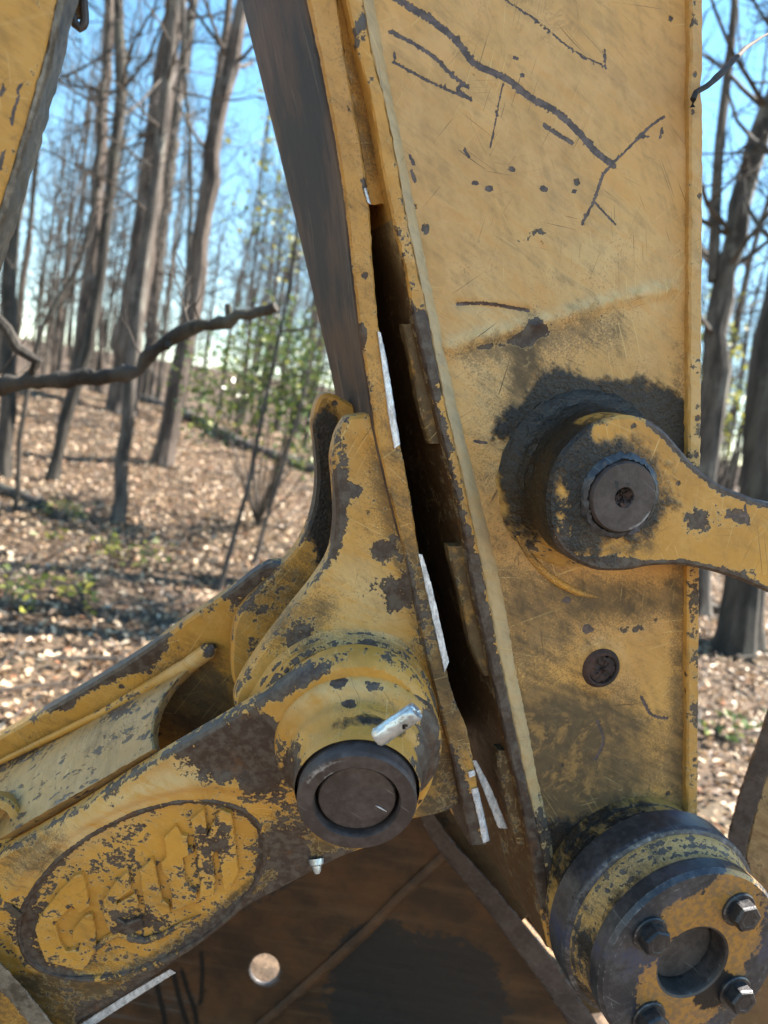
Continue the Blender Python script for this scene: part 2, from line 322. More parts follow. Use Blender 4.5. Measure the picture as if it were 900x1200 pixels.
def plate(name, fr, px, h, th, mat, parent, bevel=.003, sp=.006, curve=True, holes=(), hf=None, jag=0.0, st=(), scars=(), edge=.5, edgew=.006, oh=None):
    oh = h if oh is None else oh
    rings = []
    for k, ol in enumerate([px]+list(holes)):
        P = [fr.L(u, v, oh)[:2] for u, v in ol]
        r = (catmull if curve else linear)(P, True, sp)
        a = area2(r)
        if (k == 0) != (a > 0): r = r[::-1]
        if jag: r = offset(r, 0)+RS.normal(0, jag, r.shape)
        rings.append(r)
    inner = [offset(r, bevel) for r in rings]
    lo = rings[0].min(0); hi = rings[0].max(0)
    nx, ny = int((hi[0]-lo[0])/sp)+1, int((hi[1]-lo[1])/sp)+1
    g = np.stack(np.meshgrid(np.arange(nx), np.arange(ny)), -1).reshape(-1, 2).astype(float)
    g[:, 0] += .5*(g[:, 1] % 2)
    g = lo+(g+RS.uniform(-.18, .18, g.shape))*sp
    ok = inside(g, inner[0])
    for r in inner[1:]: ok &= ~inside(g, r)
    g = g[ok]; g = g[mind(g, np.concatenate(inner)) > sp*.55]
    extra = []
    mpp = None
    for pts, wd in scars:
        L2 = np.array([fr.L(u, v, h)[:2] for u, v in pts]); c = catmull(L2, False, .0022)
        t = np.gradient(c, axis=0); t /= np.linalg.norm(t, axis=1)[:, None]+1e-9; nn = np.stack([-t[:, 1], t[:, 0]], 1)
        mpp = fr.scale(pts[0][0], pts[0][1], h)
        for o in (0, .5*wd-.4, .4-.5*wd, .5*wd+1.8, -.5*wd-1.8): extra.append(c+nn*o*mpp)
    if extra:
        ex = np.concatenate(extra); ok = inside(ex, inner[0]); 
        for r in inner[1:]: ok &= ~inside(ex, r)
        ex = ex[ok]; ex = ex[mind(ex, np.concatenate(inner)) > .001]
        g = g[mind(g, ex) > .0016]; g = np.concatenate([g, ex])
    n0 = sum(len(r) for r in inner); pts = np.concatenate(inner+[g])
    edges = []; k = 0
    for r in inner:
        n = len(r); edges += [(k+i, k+(i+1) % n) for i in range(n)]; k += n
    vo, _, fo, ov, _, _ = delaunay_2d_cdt([Vector(p) for p in pts], edges, [], 1, 1e-6)
    v2 = np.array([(p.x, p.y) for p in vo]); nv = len(v2)
    idx = np.full(len(pts), -1)
    for new, olds in enumerate(ov):
        for o in olds: idx[o] = new
    F = [tuple(f) for f in fo]
    if len(rings) > 1:
        cen = np.array([v2[list(f)].mean(0) for f in F]); bad = np.zeros(len(F), bool)
        for r in inner[1:]: bad |= inside(cen, r)
        F = [f for f, b in zip(F, bad) if not b]
    F = [f if area2(v2[list(f)]) > 0 else f[::-1] for f in F]
    ed = mind(v2, np.concatenate(rings))
    z = np.full(nv, h); V3 = np.concatenate([v2, z[:, None]], 1)
    pu, pv = fr.px(V3)
    if hf is not None: V3[:, 2] += hf(pu, pv, v2)*np.clip(ed/.008, 0, 1)
    wr = edge*np.exp(-ed/edgew)
    Vs = [V3]; wears = [wr]; base = nv; k = 0
    sides_u = [];
    for r, inn in zip(rings, inner):
        n = len(r); ids = [idx[k+i] for i in range(n)]; k += n
        r1 = np.concatenate([r, np.full((n, 1), h-bevel)], 1)
        nb = max(1, int(th/.02)); lay = [r1]
        for j in range(1, nb+1):
            lay.append(np.concatenate([r, np.full((n, 1), h-bevel-(th-bevel)*j/nb)], 1))
        for j, l in enumerate(lay):
            Vs.append(l); wears.append(np.full(n, edge*(.9 if j == 0 else .45)))
        prev = ids
        for j in range(len(lay)):
            cur = [base+j*n+i for i in range(n)]
            for i in range(n):
                i2 = (i+1) % n
                if prev[i] != prev[i2]: F.append((prev[i], cur[i], cur[i2], prev[i2]))
                else: F.append((prev[i], cur[i], cur[i2]))
            prev = cur
        if len(rings) == 1: F.append(tuple(prev[::-1]))
        base += n*len(lay)
    V = np.concatenate(Vs); A = new_attrs(len(V)); A['wear'] += np.concatenate(wears)
    U, W_ = fr.px(V); stains(A, U, W_, st)
    for pts_, wd in scars:
        d = seg_dist(U, W_, [tuple(q) for q in catmull(pts_, False, 3)])+RS.normal(0, .45, len(U))+.5*np.sin(U*.9+W_*.7)*np.sin(W_*.37-U*.21); A['scar'] = np.maximum(A['scar'], np.clip(1-(d-wd*.5+.4)/2.2, 0, 1)*(U > -1e9))
    return mk(name, V, F, mat, parent, A)
def loft(name, fr, secs, mat, parent, sub=.008, closed=True, st=(), edge=.5, edgew=.005, jag=0.0, bev=.0025, sm=True, cap=True):
    """Skin a row of cross-sections (lists of local 3-D corner points)."""
    secs = np.array(secs, float); ns, k, _ = secs.shape
    if ns > 2 and sm:
        st_ = [catmull(secs[:, j], False, sub) for j in range(k)]
        L = max(len(s) for s in st_)
        t = np.linspace(0, 1, L)
        rows = np.stack([np.stack([np.interp(t, np.linspace(0, 1, len(s)), s[:, c]) for c in range(3)], 1) for s in st_], 1)
    else:
        d = np.linalg.norm(np.diff(secs.mean(1), axis=0), axis=1); rows = []
        for i in range(ns-1):
            kk = max(1, int(d[i]/sub)); rows += [secs[i]+(secs[i+1]-secs[i])*j/kk for j in range(kk)]
        rows.append(secs[-1]); rows = np.array(rows)
    per = []; wfl = []
    segs = range(k) if closed else range(k-1)
    lens = [np.linalg.norm(secs[:, (i+1) % k]-secs[:, i], axis=1).mean() for i in range(k)]
    Ws = []
    cols = []
    for i in segs:
        a = rows[:, i]; b_ = rows[:, (i+1) % k]; ln = lens[i]; be = min(bev/ln, .3) if ln > 1e-6 else .3
        inn = max(1, int((1-2*be)*ln/sub))
        ts = [be]+[be+(1-2*be)*j/inn for j in range(1, inn)]+[1-be]
        if not closed: ts = ([0] if i == 0 else [])+ts+([1] if i == k-2 else [])
        for t in ts:
            cols.append(a+(b_-a)*t); Ws.append(edge*np.exp(-(min(t, 1-t)*ln-be*ln)/edgew))
    V = np.stack(cols, 1); L, K, _ = V.shape; wv = np.tile(np.array(Ws), (L, 1)).reshape(-1)
    V = V.reshape(-1, 3)
    if jag: V = V+RS.normal(0, jag, V.shape)
    F = []
    for i in range(L-1):
        for j in range(K if closed else K-1):
            j2 = (j+1) % K; F.append((i*K+j, i*K+j2, (i+1)*K+j2, (i+1)*K+j))
    if closed and cap:
        F.append(tuple(range(K))[::-1]); F.append(tuple((L-1)*K+j for j in range(K)))
    A = new_attrs(len(V)); A['wear'] += wv; U, W_ = fr.px(V); stains(A, U, W_, st)
    o = mk(name, V, F, mat, parent, A)
    fix_normals(o); return o
def fix_normals(o):
    import bmesh
    bm = bmesh.new(); bm.from_mesh(o.data); bmesh.ops.recalc_face_normals(bm, faces=bm.faces); bm.to_mesh(o.data); bm.free()
def lathe(name, fr, cen, prof, mat, parent, seg=96, st=(), edge=.55, edgew=.004, jag=0.0, step=.005, M3=None, cap=True, r_mul=None):
    """Turned part: prof = [(radius, height)...] round the local z axis at cen (3-D local); M3 turns the axis."""
    P = linear([np.array(p) for p in prof], False, step); C = np.array(prof[1:-1])
    d = np.array([np.min(np.hypot(*(C-p).T)) if len(C) else 1 for p in P])
    th = np.linspace(0, 2*math.pi, seg, endpoint=False)
    V = []; 
    for r, z in P:
        rr = r*np.ones(seg) if r_mul is None else r*r_mul(th)
        V.append(np.stack([rr*np.cos(th), rr*np.sin(th), np.full(seg, z)], 1))
    V = np.concatenate(V)
    if jag: V += RS.normal(0, jag, V.shape)
    F = []
    n = len(P)
    for i in range(n-1):
        for j in range(seg):
            j2 = (j+1) % seg; F.append((i*seg+j, i*seg+j2, (i+1)*seg+j2, (i+1)*seg+j))
    if cap and P[-1][0] > 1e-5: F.append(tuple((n-1)*seg+j for j in range(seg)))
    if M3 is not None: V = V @ np.asarray(M3).T
    V = V+np.asarray(cen)
    A = new_attrs(len(V)); A['wear'] += np.repeat(edge*np.exp(-d/edgew), seg)
    U, W_ = fr.px(V); stains(A, U, W_, st)
    return mk(name, V, F, mat, parent, A)
def axis_m(d):
    d = np.asarray(d, float); d /= np.linalg.norm(d); a = np.array([0, 0, 1.0]) if abs(d[2]) < .9 else np.array([1.0, 0, 0])
    x = np.cross(a, d); x /= np.linalg.norm(x); return np.stack([x, np.cross(d, x), d], 1)
def tube(path, rad, sides=8):
    path = np.asarray(path, float); n = len(path); T = np.gradient(path, axis=0); T /= np.linalg.norm(T, axis=1)[:, None]+1e-12
    a = np.array([0, 0, 1.0]) if abs(T[0][2]) < .9 else np.array([1.0, 0, 0])
    X = np.cross(T, a); X /= np.linalg.norm(X, axis=1)[:, None]+1e-12; Yv = np.cross(T, X)
    th = np.linspace(0, 2*math.pi, sides, endpoint=False)
    V = path[:, None]+np.asarray(rad)[:, None, None]*(X[:, None]*np.cos(th)[None, :, None]+Yv[:, None]*np.sin(th)[None, :, None])
    F = [(i*sides+j, i*sides+(j+1) % sides, (i+1)*sides+(j+1) % sides, (i+1)*sides+j) for i in range(n-1) for j in range(sides)]
    return V.reshape(-1, 3), F
class Acc:
    def __init__(s): s.V = []; s.F = []; s.n = 0
    def add(s, V, F):
        s.V.append(V); n = s.n; s.F += [tuple(i+n for i in f) for f in F]; s.n += len(V)
    def build(s, name, mat, parent=None, **k): return mk(name, np.concatenate(s.V), s.F, mat, parent, **k)

VS, CS = (215, 400), .87
VT, CT = (435, 240), .75
# ================================================================== excavator stick
fr = Frame(VS, CS, (720, 1100))
stick = thing('excavator_stick', 'wide scratched yellow steel arm plate with thick chipped edge, filling the right half', 'excavator arm', fr)
FL = [(-500, 302, 322, 338), (0, 406, 425, 436), (60, 420, 436, 447), (120, 435, 451, 459), (190, 447, 465, 474), (258, 461, 477, 487), (315, 475, 489, 499), (367, 484, 501, 510),
      (420, 496, 511, 521), (475, 510, 522, 533), (540, 525, 538, 550), (620, 543, 556, 570), (703, 557, 573, 589), (770, 573, 586, 600), (853, 590, 604, 617), (920, 606, 618, 630), (987, 620, 634, 645), (1065, 634, 648, 657), (1110, 643, 657, 668)]
outl = [(c-2, v) for v, a, b_, c in FL]+[(690, 1150), (760, 1215), (810, 1225), (870, 1130), (850, 1020), (806, 978), (806, 800), (807, 600), (809, 400), (810, 200), (811, 0), (812, -500)]
ridge = [(495, 418), (560, 396), (640, 376), (720, 352), (785, 338)]
def hf_stick(u, v, xy):
    h = (.0048+.0022*np.sin(u*.33+v*.2)*np.sin(u*.11+1.0)+.0012*np.sin(u*.8+v*.5))*np.exp(-(seg_dist(u, v, ridge)/8.5)**2)
    h += .006*np.clip((u-787)/20, 0, 1)**1.5*(v < 985)
    h += .0012*np.sin(u*.021+v*.006)*np.sin(v*.012+1)+.0008*np.sin(u*.06+v*.05)
    d = np.hypot(u-703, v-782); h += .004*np.exp(-((d-24)/8)**2)
    h -= .003*np.exp(-((seg_dist(u, v, [(536, 356), (620, 364)]))/4)**2)
    return h
scars = [([(462, -3), (507, 25), (537, 50), (557, 75), (593, 92), (620, 113), (653, 132), (680, 157), (697, 177), (718, 193)], 6.4),
         ([(458, 37), (483, 50), (510, 68), (530, 88), (548, 102)], 3.2), ([(462, 73), (503, 95), (552, 117)], 1.4), ([(541, 100), (536, 104), (552, 117)], 2.0),
         ([(637, 147), (655, 158), (670, 167)], 3.6), ([(593, 0), (627, 23), (670, 58), (708, 78)], .7), ([(709, 60), (709, 79)], 1.0),
         ([(717, 192), (740, 170), (762, 148), (778, 137)], 1.5), ([(717, 192), (706, 206), (695, 238), (682, 262)], 1.9), ([(776, 150), (774, 160)], 1.5), ([(745, 162), (760, 160)], 1.3), ([(698, 238), (720, 262)], .8),
         ([(480, 182), (485, 193)], 2), ([(482, 200), (486, 211)], 2), ([(588, 103), (575, 172)], .2), ([(462, 62), (463, 68)], 2),
         ([(536, 356), (573, 356), (620, 364)], 2.4), ([(752, 817), (763, 837), (782, 842)], 2), ([(700, 845), (707, 868), (697, 890)], 1.4), ([(556, 517), (570, 519)], 1.5),
         ([(545, 176), (550, 184)], 2.2)]
stn = [('grease', 'b', 690, 500, 90, 34, -6, .9), ('grease', 'b', 700, 460, 70, 24, 10, .42), ('grease', 'b', 655, 455, 30, 26, 30, .3), ('grease', 'b', 745, 455, 40, 20, 0, .3), ('grease', 'b', 622, 555, 24, 62, 0, .75), ('grease', 'b', 788, 505, 22, 40, 0, .6), ('grease', 'b', 640, 480, 50, 30, -20, .35), ('grease', 'b', 730, 985, 90, 34, 0, .75), ('grease', 'b', 655, 1010, 34, 60, 20, .5),
       ('grime', 'b', 690, 900, 110, 80, 0, .6), ('grime', 'b', 640, 960, 60, 80, 0, .45), ('grime', 'b', 690, 440, 150, 60, 0, .15), ('grime', 'b', 600, 450, 60, 60, 0, .3), ('grime', 'b', 740, 700, 70, 26, 0, .5), ('grime', 'b', 640, 720, 60, 60, 0, .35),
       ('grime', 'b', 580, 640, 26, 180, -12, .3), ('grime', 'b', 797, 700, 14, 330, 0, .45), ('grime', 'b', 600, 402, 80, 14, -12, .3), ('grime', 'b', 705, 385, 34, 26, -12, .3), ('grime', 'b', 615, 420, 12, 60, 12, .4), ('grime', 'b', 650, 300, 160, 70, 0, .2), ('grime', 'b', 690, 690, 120, 300, 0, .22), ('grime', 'b', 650, 840, 80, 36, 0, .4),
       ('pale', 'l', [(490, 413), (560, 391), (640, 371), (720, 347), (785, 333)], 6, .5), ('wear', 'l', [(500, 424), (560, 405), (640, 386), (720, 362)], 8, .45), ('pale', 'b', 600, 150, 170, 260, 0, .35), ('pale', 'b', 720, 330, 90, 90, 0, .5), ('pale', 'b', 600, 560, 40, 140, 0, .4), ('pale', 'b', 560, 420, 40, 90, 0, .5),
       ('wear', 'b', 612, 277, 30, 13, 0, .75), ('wear', 'b', 640, 270, 20, 10, 0, .5), ('wear', 'b', 498, 268, 8, 9, 0, 1.0), ('wear', 'b', 511, 290, 8, 4, 0, .7), ('wear', 'b', 628, 380, 14, 12, 0, .9), ('wear', 'b', 600, 402, 50, 8, -14, .6), ('wear', 'b', 705, 383, 14, 12, 0, .7), ('wear', 'b', 775, 342, 14, 9, 0, .6),
       ('wear', 'b', 615, 420, 12, 40, 10, .6), ('wear', 'b', 680, 440, 60, 24, 0, .35), ('wear', 'b', 650, 690, 16, 12, 0, .5), ('wear', 'b', 740, 738, 28, 8, 0, .8), ('wear', 'b', 615, 745, 40, 6, -4, .5), ('wear', 'b', 690, 930, 80, 40, 0, .45), ('wear', 'b', 550, 175, 7, 12, 0, .5)]
for (u_, v_, r_) in ((573, 221, 3.6), (637, 221, 3.2), (673, 224, 2), (557, 214, 2), (600, 198, 2.8), (688, 737, 5), (604, 68, 2), (612, 88, 2), (665, 703, 4)):
    stn.append(('wear', 'b', u_, v_, r_, r_, 0, 2.2)); scars.append(([(u_-r_*.6, v_), (u_+r_*.6, v_+.6)], r_*1.3))
plate('side_plate', fr, outl, 0, .02, M['stick'], stick, bevel=.002, sp=.0045, curve=False, hf=hf_stick, st=stn, scars=scars, edge=.2)
plate('side_plate', fr, outl, -.30, .02, M['stick'], stick, sp=.03, curve=False, oh=0)
fst = [('grime', 'b', 500, 500, 200, 500, 0, .3), ('wear', 'b', 520, 560, 60, 400, -14, .08), ('wear', 'b', 425, 30, 14, 60, 12, .45), ('wear', 'b', 497, 400, 14, 34, -12, 1.2), ('wear', 'b', 492, 375, 10, 8, 0, 1.0), ('wear', 'b', 520, 520, 8, 130, -12, .35), ('wear', 'b', 560, 700, 9, 90, -12, .75), ('wear', 'b', 605, 905, 12, 110, -13, 1.2), ('wear', 'b', 630, 1010, 12, 60, -13, 1.0), ('grime', 'b', 600, 920, 20, 120, -12, .6)]
def L3(u, v, h): return fr.L(u, v, h)
M['inner'] = paint('rusty_shaded_inner_flange', (.085, .042, .016), th=.62, dirt=.8, scr=.1, seed=15.0)  # rust brown, darkened further to paint in the gap's shade
loft('inner_face', fr, [[L3(a, v, .006)-[.003, 0, 0], L3(a, v, .006)+[.002, 0, 0], L3(a, v, .006)+[.002, 0, -.31], L3(a, v, .006)-[.003, 0, .31]] for v, a, b_, c in FL if v > 200], M['inner'], stick, sub=.008, edge=.1, st=[('pale', 'b', 455, 250, 20, 60, -12, .6)])
loft('bottom_flange', fr, [[L3(a, v, .012), L3(b_, v, .012), L3(b_, v, .012)-[0, 0, .32], L3(a, v, .012)-[0, 0, .32]] for v, a, b_, c in FL], M['flange'], stick, sub=.006, st=fst, edge=.32, jag=.0004)
loft('weld_bead', fr, [[L3(b_-1, v, .0105), L3((b_*.4+c*.6), v, .008), L3(c+2, v, .0008), L3(c+2, v, -.004), L3(b_-1, v, -.004)] for v, a, b_, c in FL], M['bead'], stick, sub=.006, st=[('pale', 'b', 540, 500, 300, 700, 0, .9), ('wear', 'b', 640, 1000, 20, 90, 0, .7)], edge=.0, jag=.0004)
RL = [(-500, 810, 827), (0, 810, 824.5), (80, 809.5, 824.5), (105, 808.5, 822), (130, 809, 824.5), (400, 808, 823), (600, 806.5, 821), (800, 806, 819.5), (978, 805, 818)]
loft('top_flange', fr, [[L3(a, v, .013), L3(b_, v, .013), L3(b_, v, .013)-[0, 0, .32], L3(a, v, .013)-[0, 0, .32]] for v, a, b_ in RL], M['flange'], stick, sub=.007, st=[('wear', 'b', 814, 700, 10, 300, 0, .3), ('pale', 'b', 815, 300, 10, 500, 0, .5)], edge=.25, jag=.0004)
BP = [(-500, 262, 302), (0, 361, 396), (60, 374, 404), (125, 387, 415), (181, 397, 425), (239, 405.5, 433), (305, 413, 437), (375, 421, 443), (430, 429, 452), (478, 437, 460), (510, 441, 467), (575, 456, 480), (638, 472, 490), (692, 483, 502), (766, 499, 519), (820, 513, 533), (853, 521, 547), (900, 533, 556), (990, 551, 571)]
for sg in ([(380, 472, 488), (425, 482, 499), (477, 492, 511), (520, 504, 522)], [(640, 526, 549), (652, 527, 552), (687, 537, 557), (760, 553, 573), (792, 567, 580)], [(880, 584, 598), (900, 584, 603), (937, 593, 612), (990, 606, 625)]):
    dk = sg[0][0] > 800
    loft('wear_strip', fr, [[L3(a, v, -.003), L3(b_, v, -.003), L3(b_, v, -.003)-[0, 0, .02], L3(a, v, -.003)-[0, 0, .02]] for v, a, b_ in sg], M['inner'] if dk else M['mount'], stick, sub=.005, st=[('grime', 'b', 540, 600, 200, 400, 0, 1.1), ('wear', 'b', 540, 600, 200, 400, 0, .0)], jag=.0003, edge=.25)
arc = [[718+119*math.cos(R(a)), 583+118*math.sin(R(a))] for a in range(200, 96, -6)]
V, F_ = tube([fr.L(u, v, .0005) for u, v in arc], [.001, .003]+[.0048]*(len(arc)-4)+[.003, .001], 10)
A = new_attrs(len(V)); A['grime'] += .5; A['wear'] += .12; mk('ring_weld', V, F_, M['mount'], stick, A)
# pin boss under the link, plug hole with rusty bolt
lc = fr.L(728, 579, .095); k = fr.scale(728, 579, .095)
bst = [('grease', 'b', 640, 520, 60, 60, 0, 1.0), ('grease', 'b', 620, 570, 30, 60, 0, .8), ('grease', 'b', 740, 480, 90, 30, 0, 1.0)]
lathe('pin_boss', fr, [lc[0], lc[1], 0], [(k*116, .0005), (k*110, .006), (k*104, .009), (k*98, .014), (k*92, .026), (k*90, .052), (k*40, .052)], M['hubpaint'], stick, st=bst, edge=.2, jag=.0009)
pc = fr.L(703, 782, 0); k2 = fr.scale(703, 782)
lathe('plug_collar', fr, [pc[0], pc[1], .001], [(k2*25, .0), (k2*22, .0065), (k2*19.5, .008), (k2*17.5, .0075), (k2*17, -.001)], M['rustbolt'], stick, seg=40, cap=False)
b0 = lathe('plug_bolt', fr, [pc[0], pc[1], 0], [(k2*16.8, .0), (k2*16.5, .006), (k2*12, .0075), (k2*5, .006), (0, .004)], M['rustbolt'], stick, seg=32, jag=.0011)

# ================================================================== thumb mount welded to the stick
fr = Frame(VS, CS, (500, 760))
mount = thing('thumb_mount', 'slanted yellow mounting plate with two curved gussets, cracked away from the stick', 'thumb bracket', fr)
def Hd(v):
    vv = min(v, 470); a = float(np.interp(vv, [q[0] for q in BP], [q[1] for q in BP]))
    f = (290+.224*vv-a)/((215-a)-.224*(400-vv)); h1 = CS*f/(1-f)
    return h1 if v <= 470 else h1+min(.09, (v-470)*.0008)
mst = [('grime', 'b', 450, 500, 200, 500, 0, .35), ('wear', 'b', 470, 640, 40, 300, -14, .12), ('grime', 'b', 500, 760, 60, 160, -14, .5), ('wear', 'b', 545, 950, 18, 60, -14, .9), ('wear', 'b', 490, 700, 12, 60, -14, .4), ('wear', 'b', 428, 222, 3, 14, -10, 1.0), ('wear', 'b', 424, 395, 6, 14, 0, 1.0), ('grime', 'b', 420, 100, 14, 150, -12, .2)]
loft('base_plate', fr, [[L3(a, v, .002), L3(b_, v, .002), L3(b_, v, .002)-[0, 0, Hd(v)], L3(a, v, .002)-[0, 0, Hd(v)]] for v, a, b_ in BP], M['flange'], mount, sub=.006, st=mst, edge=.3, jag=.0003)
b = NB('bare_brown_steel_streaked')
vv = b.mapv(scale=(40, 5, 40)); n1 = b.noise(1, 8, .65, vv, .4); n2 = b.noise(6, 5, .6); n3 = b.noise(180, 4, .6)
c = b.mix(b.ramp(n2, .40, .62), (.100, .062, .040), (.040, .033, .031)); c = b.mix(b.math('MULTIPLY', b.ramp(n1, .50, .66), .7), c, (.030, .026, .025))
c = b.mix(b.math('MULTIPLY', b.ramp(n1, .44, .34), .5), c, (.15, .115, .085)); b.bump(b.math('ADD', n1, b.math('MULTIPLY', n3, .4)), .5, .0015)
M['brownface'] = b.fin(c, .72, 0, .22)
loft('bare_face', fr, [[L3(a, v, -.003)-[.003, 0, 0], L3(a, v, -.003)+[.003, 0, 0], L3(a, v, -.003)+[.003, 0, -Hd(v)+.001], L3(a, v, -.003)-[.003, 0, Hd(v)-.001]] for v, a, b_ in BP if v < 640], M['brownface'], mount, sub=.008, edge=.0)
loft('weld_fill', fr, [[L3(b_-2, v, -.006), L3(b_+14+max(0, v)*.03, v, -.013), L3(b_+14+max(0, v)*.03, v, -.05), L3(b_-2, v, -.05)] for v, a, b_ in BP if v < 240], M['flange'], mount, sub=.005, edge=.1, jag=.0006, st=[('grime', 'b', 425, 120, 30, 200, 0, .5)])
loft('gap_light_stop', fr, [[L3(a, v, 0)-[0, 0, Hd(v)-.01], L3(b_+60, v, 0)-[0, 0, Hd(v)-.01], L3(b_+60, v, 0)-[0, 0, Hd(v)+.01], L3(a, v, 0)-[0, 0, Hd(v)+.01]] for v, a, b_ in BP], M['dark'], mount, sub=.02, edge=0)  # added filler behind the gap, keeps sunlight from leaking in
def edge_strip(ptsL, ptsR, h, fr_, par, mat, t=.004):
    loft('scraped_edge', fr_, [[fr_.L(*a, h), fr_.L(*b_, h), fr_.L(*b_, h-t), fr_.L(*a, h-t)] for a, b_ in zip(ptsL, ptsR)], mat, par, sub=.004, jag=.00022, bev=.001)
edge_strip([(442, 388), (447, 425), (454, 478), (462, 526)], [(446, 390), (453, 420), (461, 470), (469, 520)], .0045, fr, mount, M['bright'])
edge_strip([(490, 649), (499, 690), (509, 735), (521, 788)], [(495, 650), (506, 687), (517, 735), (526, 776)], .0045, fr, mount, M['bright'])
edge_strip([(548, 905), (550, 912)], [(556, 902), (557, 909)], .0045, fr, mount, M['bright'])
edge_strip([(552, 925), (558, 950), (566, 988)], [(560, 923), (566, 950), (574, 985)], .0045, fr, mount, M['bright'])
edge_strip([(426, 221), (430, 236)], [(429, 220), (435, 240)], .004, fr, mount, M['bright'])
edge_strip([(553, 891), (566, 925), (584, 970)], [(558, 891), (576, 925), (595, 971)], -.025, fr, mount, M['bright'], .01)
# gussets
gst = [('grime', 'b', 520, 925, 40, 50, 0, 1.3), ('wear', 'b', 528, 930, 24, 40, 0, .45), ('grime', 'b', 500, 850, 16, 90, -10, .5), ('wear', 'b', 440, 620, 60, 130, -14, .12), ('grime', 'b', 420, 600, 60, 120, -14, .25), ('wear', 'b', 398, 590, 10, 90, 5, .55), ('wear', 'b', 448, 645, 14, 14, 0, .8), ('wear', 'b', 462, 700, 14, 22, 0, .8), ('wear', 'b', 415, 575, 8, 6, 0, 1.2), ('wear', 'b', 480, 690, 9, 90, -14, .45), ('wear', 'b', 350, 750, 20, 30, 40, .6), ('grime', 'b', 470, 640, 16, 130, -14, .55), ('grime', 'b', 350, 730, 60, 30, -30, .6), ('pale', 'b', 420, 700, 60, 60, 0, .7), ('wear', 'b', 430, 690, 30, 12, -20, .4)]
def hf_g(u, v, xy):
    h = .010*np.exp(-np.clip(seg_dist(u, v, [(440, 510), (456, 575), (483, 692), (513, 820)]), 0, 99)/9)
    return h+.0015*np.sin(u*.07)*np.sin(v*.05)
plate('gusset', fr, [(401, 499), (407, 490), (412, 488), (440, 486), (452, 500), (470, 577), (486, 640), (497, 694), (512, 768), (526, 822), (538, 880), (540, 940), (490, 960), (420, 960), (330, 900), (276, 830), (280, 806), (304, 767), (339, 720), (370, 681), (388, 650), (394, 614), (393, 575), (390, 540), (391, 530), (395, 512)], -.012, .028, M['mount'], mount, bevel=.004, sp=.005, hf=hf_g, st=gst, edge=.45)
gst2 = [('grease', 'b', 381, 560, 17, 80, 0, 1.6), ('wear', 'b', 375, 600, 16, 60, 0, .6), ('wear', 'b', 330, 700, 20, 40, 40, .4), ('wear', 'b', 300, 760, 14, 40, 0, .5), ('grime', 'b', 330, 690, 60, 60, 0, .6)]  # first mark: black paint with the shadow there put into the colour
plate('gusset', fr, [(377, 463), (400, 466), (440, 500), (470, 640), (480, 760), (420, 860), (300, 840), (274, 800), (271, 766), (276, 728), (295, 700), (322, 672), (350, 640), (366, 604), (372, 565), (370, 525), (367, 494)], -.105, .028, M['mount'], mount, bevel=.004, sp=.006, st=gst2, edge=.5)
gc = fr.L(408, 858, .01); k3 = fr.scale(408, 858, .01)
lathe('gusset_boss', fr, [gc[0], gc[1], -.012], [(k3*122, .0), (k3*116, .004), (k3*112, .012), (k3*108, .018), (k3*60, .02)], M['mount'], mount, st=[('grime', 'b', 400, 760, 100, 30, 0, .5), ('pale', 'b', 420, 750, 60, 14, 0, .8)])

# ================================================================== side link on its pin
fr = Frame(VS, CS, (728, 579))
link = thing('side_link', 'yellow steel link with round greasy eye, running off to the right', 'linkage arm', fr)
lk = [(642, 598), (644, 566), (653, 540), (669, 518), (695, 497), (728, 487), (757, 491), (779, 505), (798, 526), (817, 547), (845, 568), (876, 581), (902, 590), (1000, 610), (1120, 640), (1120, 760), (1000, 735), (900, 694), (866, 680), (831, 669), (797, 663), (762, 664), (735, 669), (704, 669), (684, 663), (665, 652), (648, 629)]
lst = [('grease', 'b', 632, 590, 16, 70, 0, 1.2), ('grease', 'b', 655, 530, 22, 34, 40, .7), ('grease', 'b', 690, 492, 60, 10, -20, .5), ('wear', 'b', 700, 580, 70, 70, 0, .22), ('grease', 'b', 690, 645, 40, 16, 30, .25), ('wear', 'b', 860, 640, 60, 50, 0, .1), ('grease', 'b', 725, 583, 62, 60, 0, .7), ('grease', 'b', 690, 610, 26, 42, 0, .3), ('grease', 'b', 690, 540, 30, 24, -40, .5), ('grease', 'b', 760, 530, 26, 18, 40, .25), ('wear', 'b', 800, 665, 90, 7, 4, .5), ('wear', 'l', [(765, 494), (798, 526), (817, 547), (845, 568), (876, 581), (930, 596)], 7, 1.3), ('wear', 'l', [(735, 668), (797, 663), (866, 680), (920, 702)], 6, .9), ('wear', 'b', 830, 620, 60, 40, 0, .12), ('wear', 'b', 690, 560, 40, 60, 0, .4), ('wear', 'b', 700, 660, 40, 9, 0, .8), ('wear', 'b', 820, 610, 14, 12, 0, .5), ('wear', 'b', 867, 605, 12, 6, 20, 1.2), ('grime', 'b', 760, 600, 26, 60, 0, .5), ('wear', 'b', 660, 640, 20, 30, 0, .4)]
plate('link_plate', fr, lk, .095, .043, M['link'], link, bevel=.004, sp=.0045, st=lst, edge=.42, scars=[([(850, 606), (874, 604)], 2.5), ([(873, 594), (876, 614)], 2.2), ([(752, 585), (756, 610)], 1.5)])
c0 = fr.L(729, 582, .10); rp = 42.5*fr.scale(729, 582, .10)
lathe('grease_ring', fr, [c0[0], c0[1], 0], [(rp*1.22, .0945), (rp*1.15, .0985), (rp*1.04, .1005), (rp*1.0, .097)], M['blue'], link, seg=72, jag=.0008, cap=False, st=[('grease', 'b', 729, 582, 90, 90, 0, .35)])
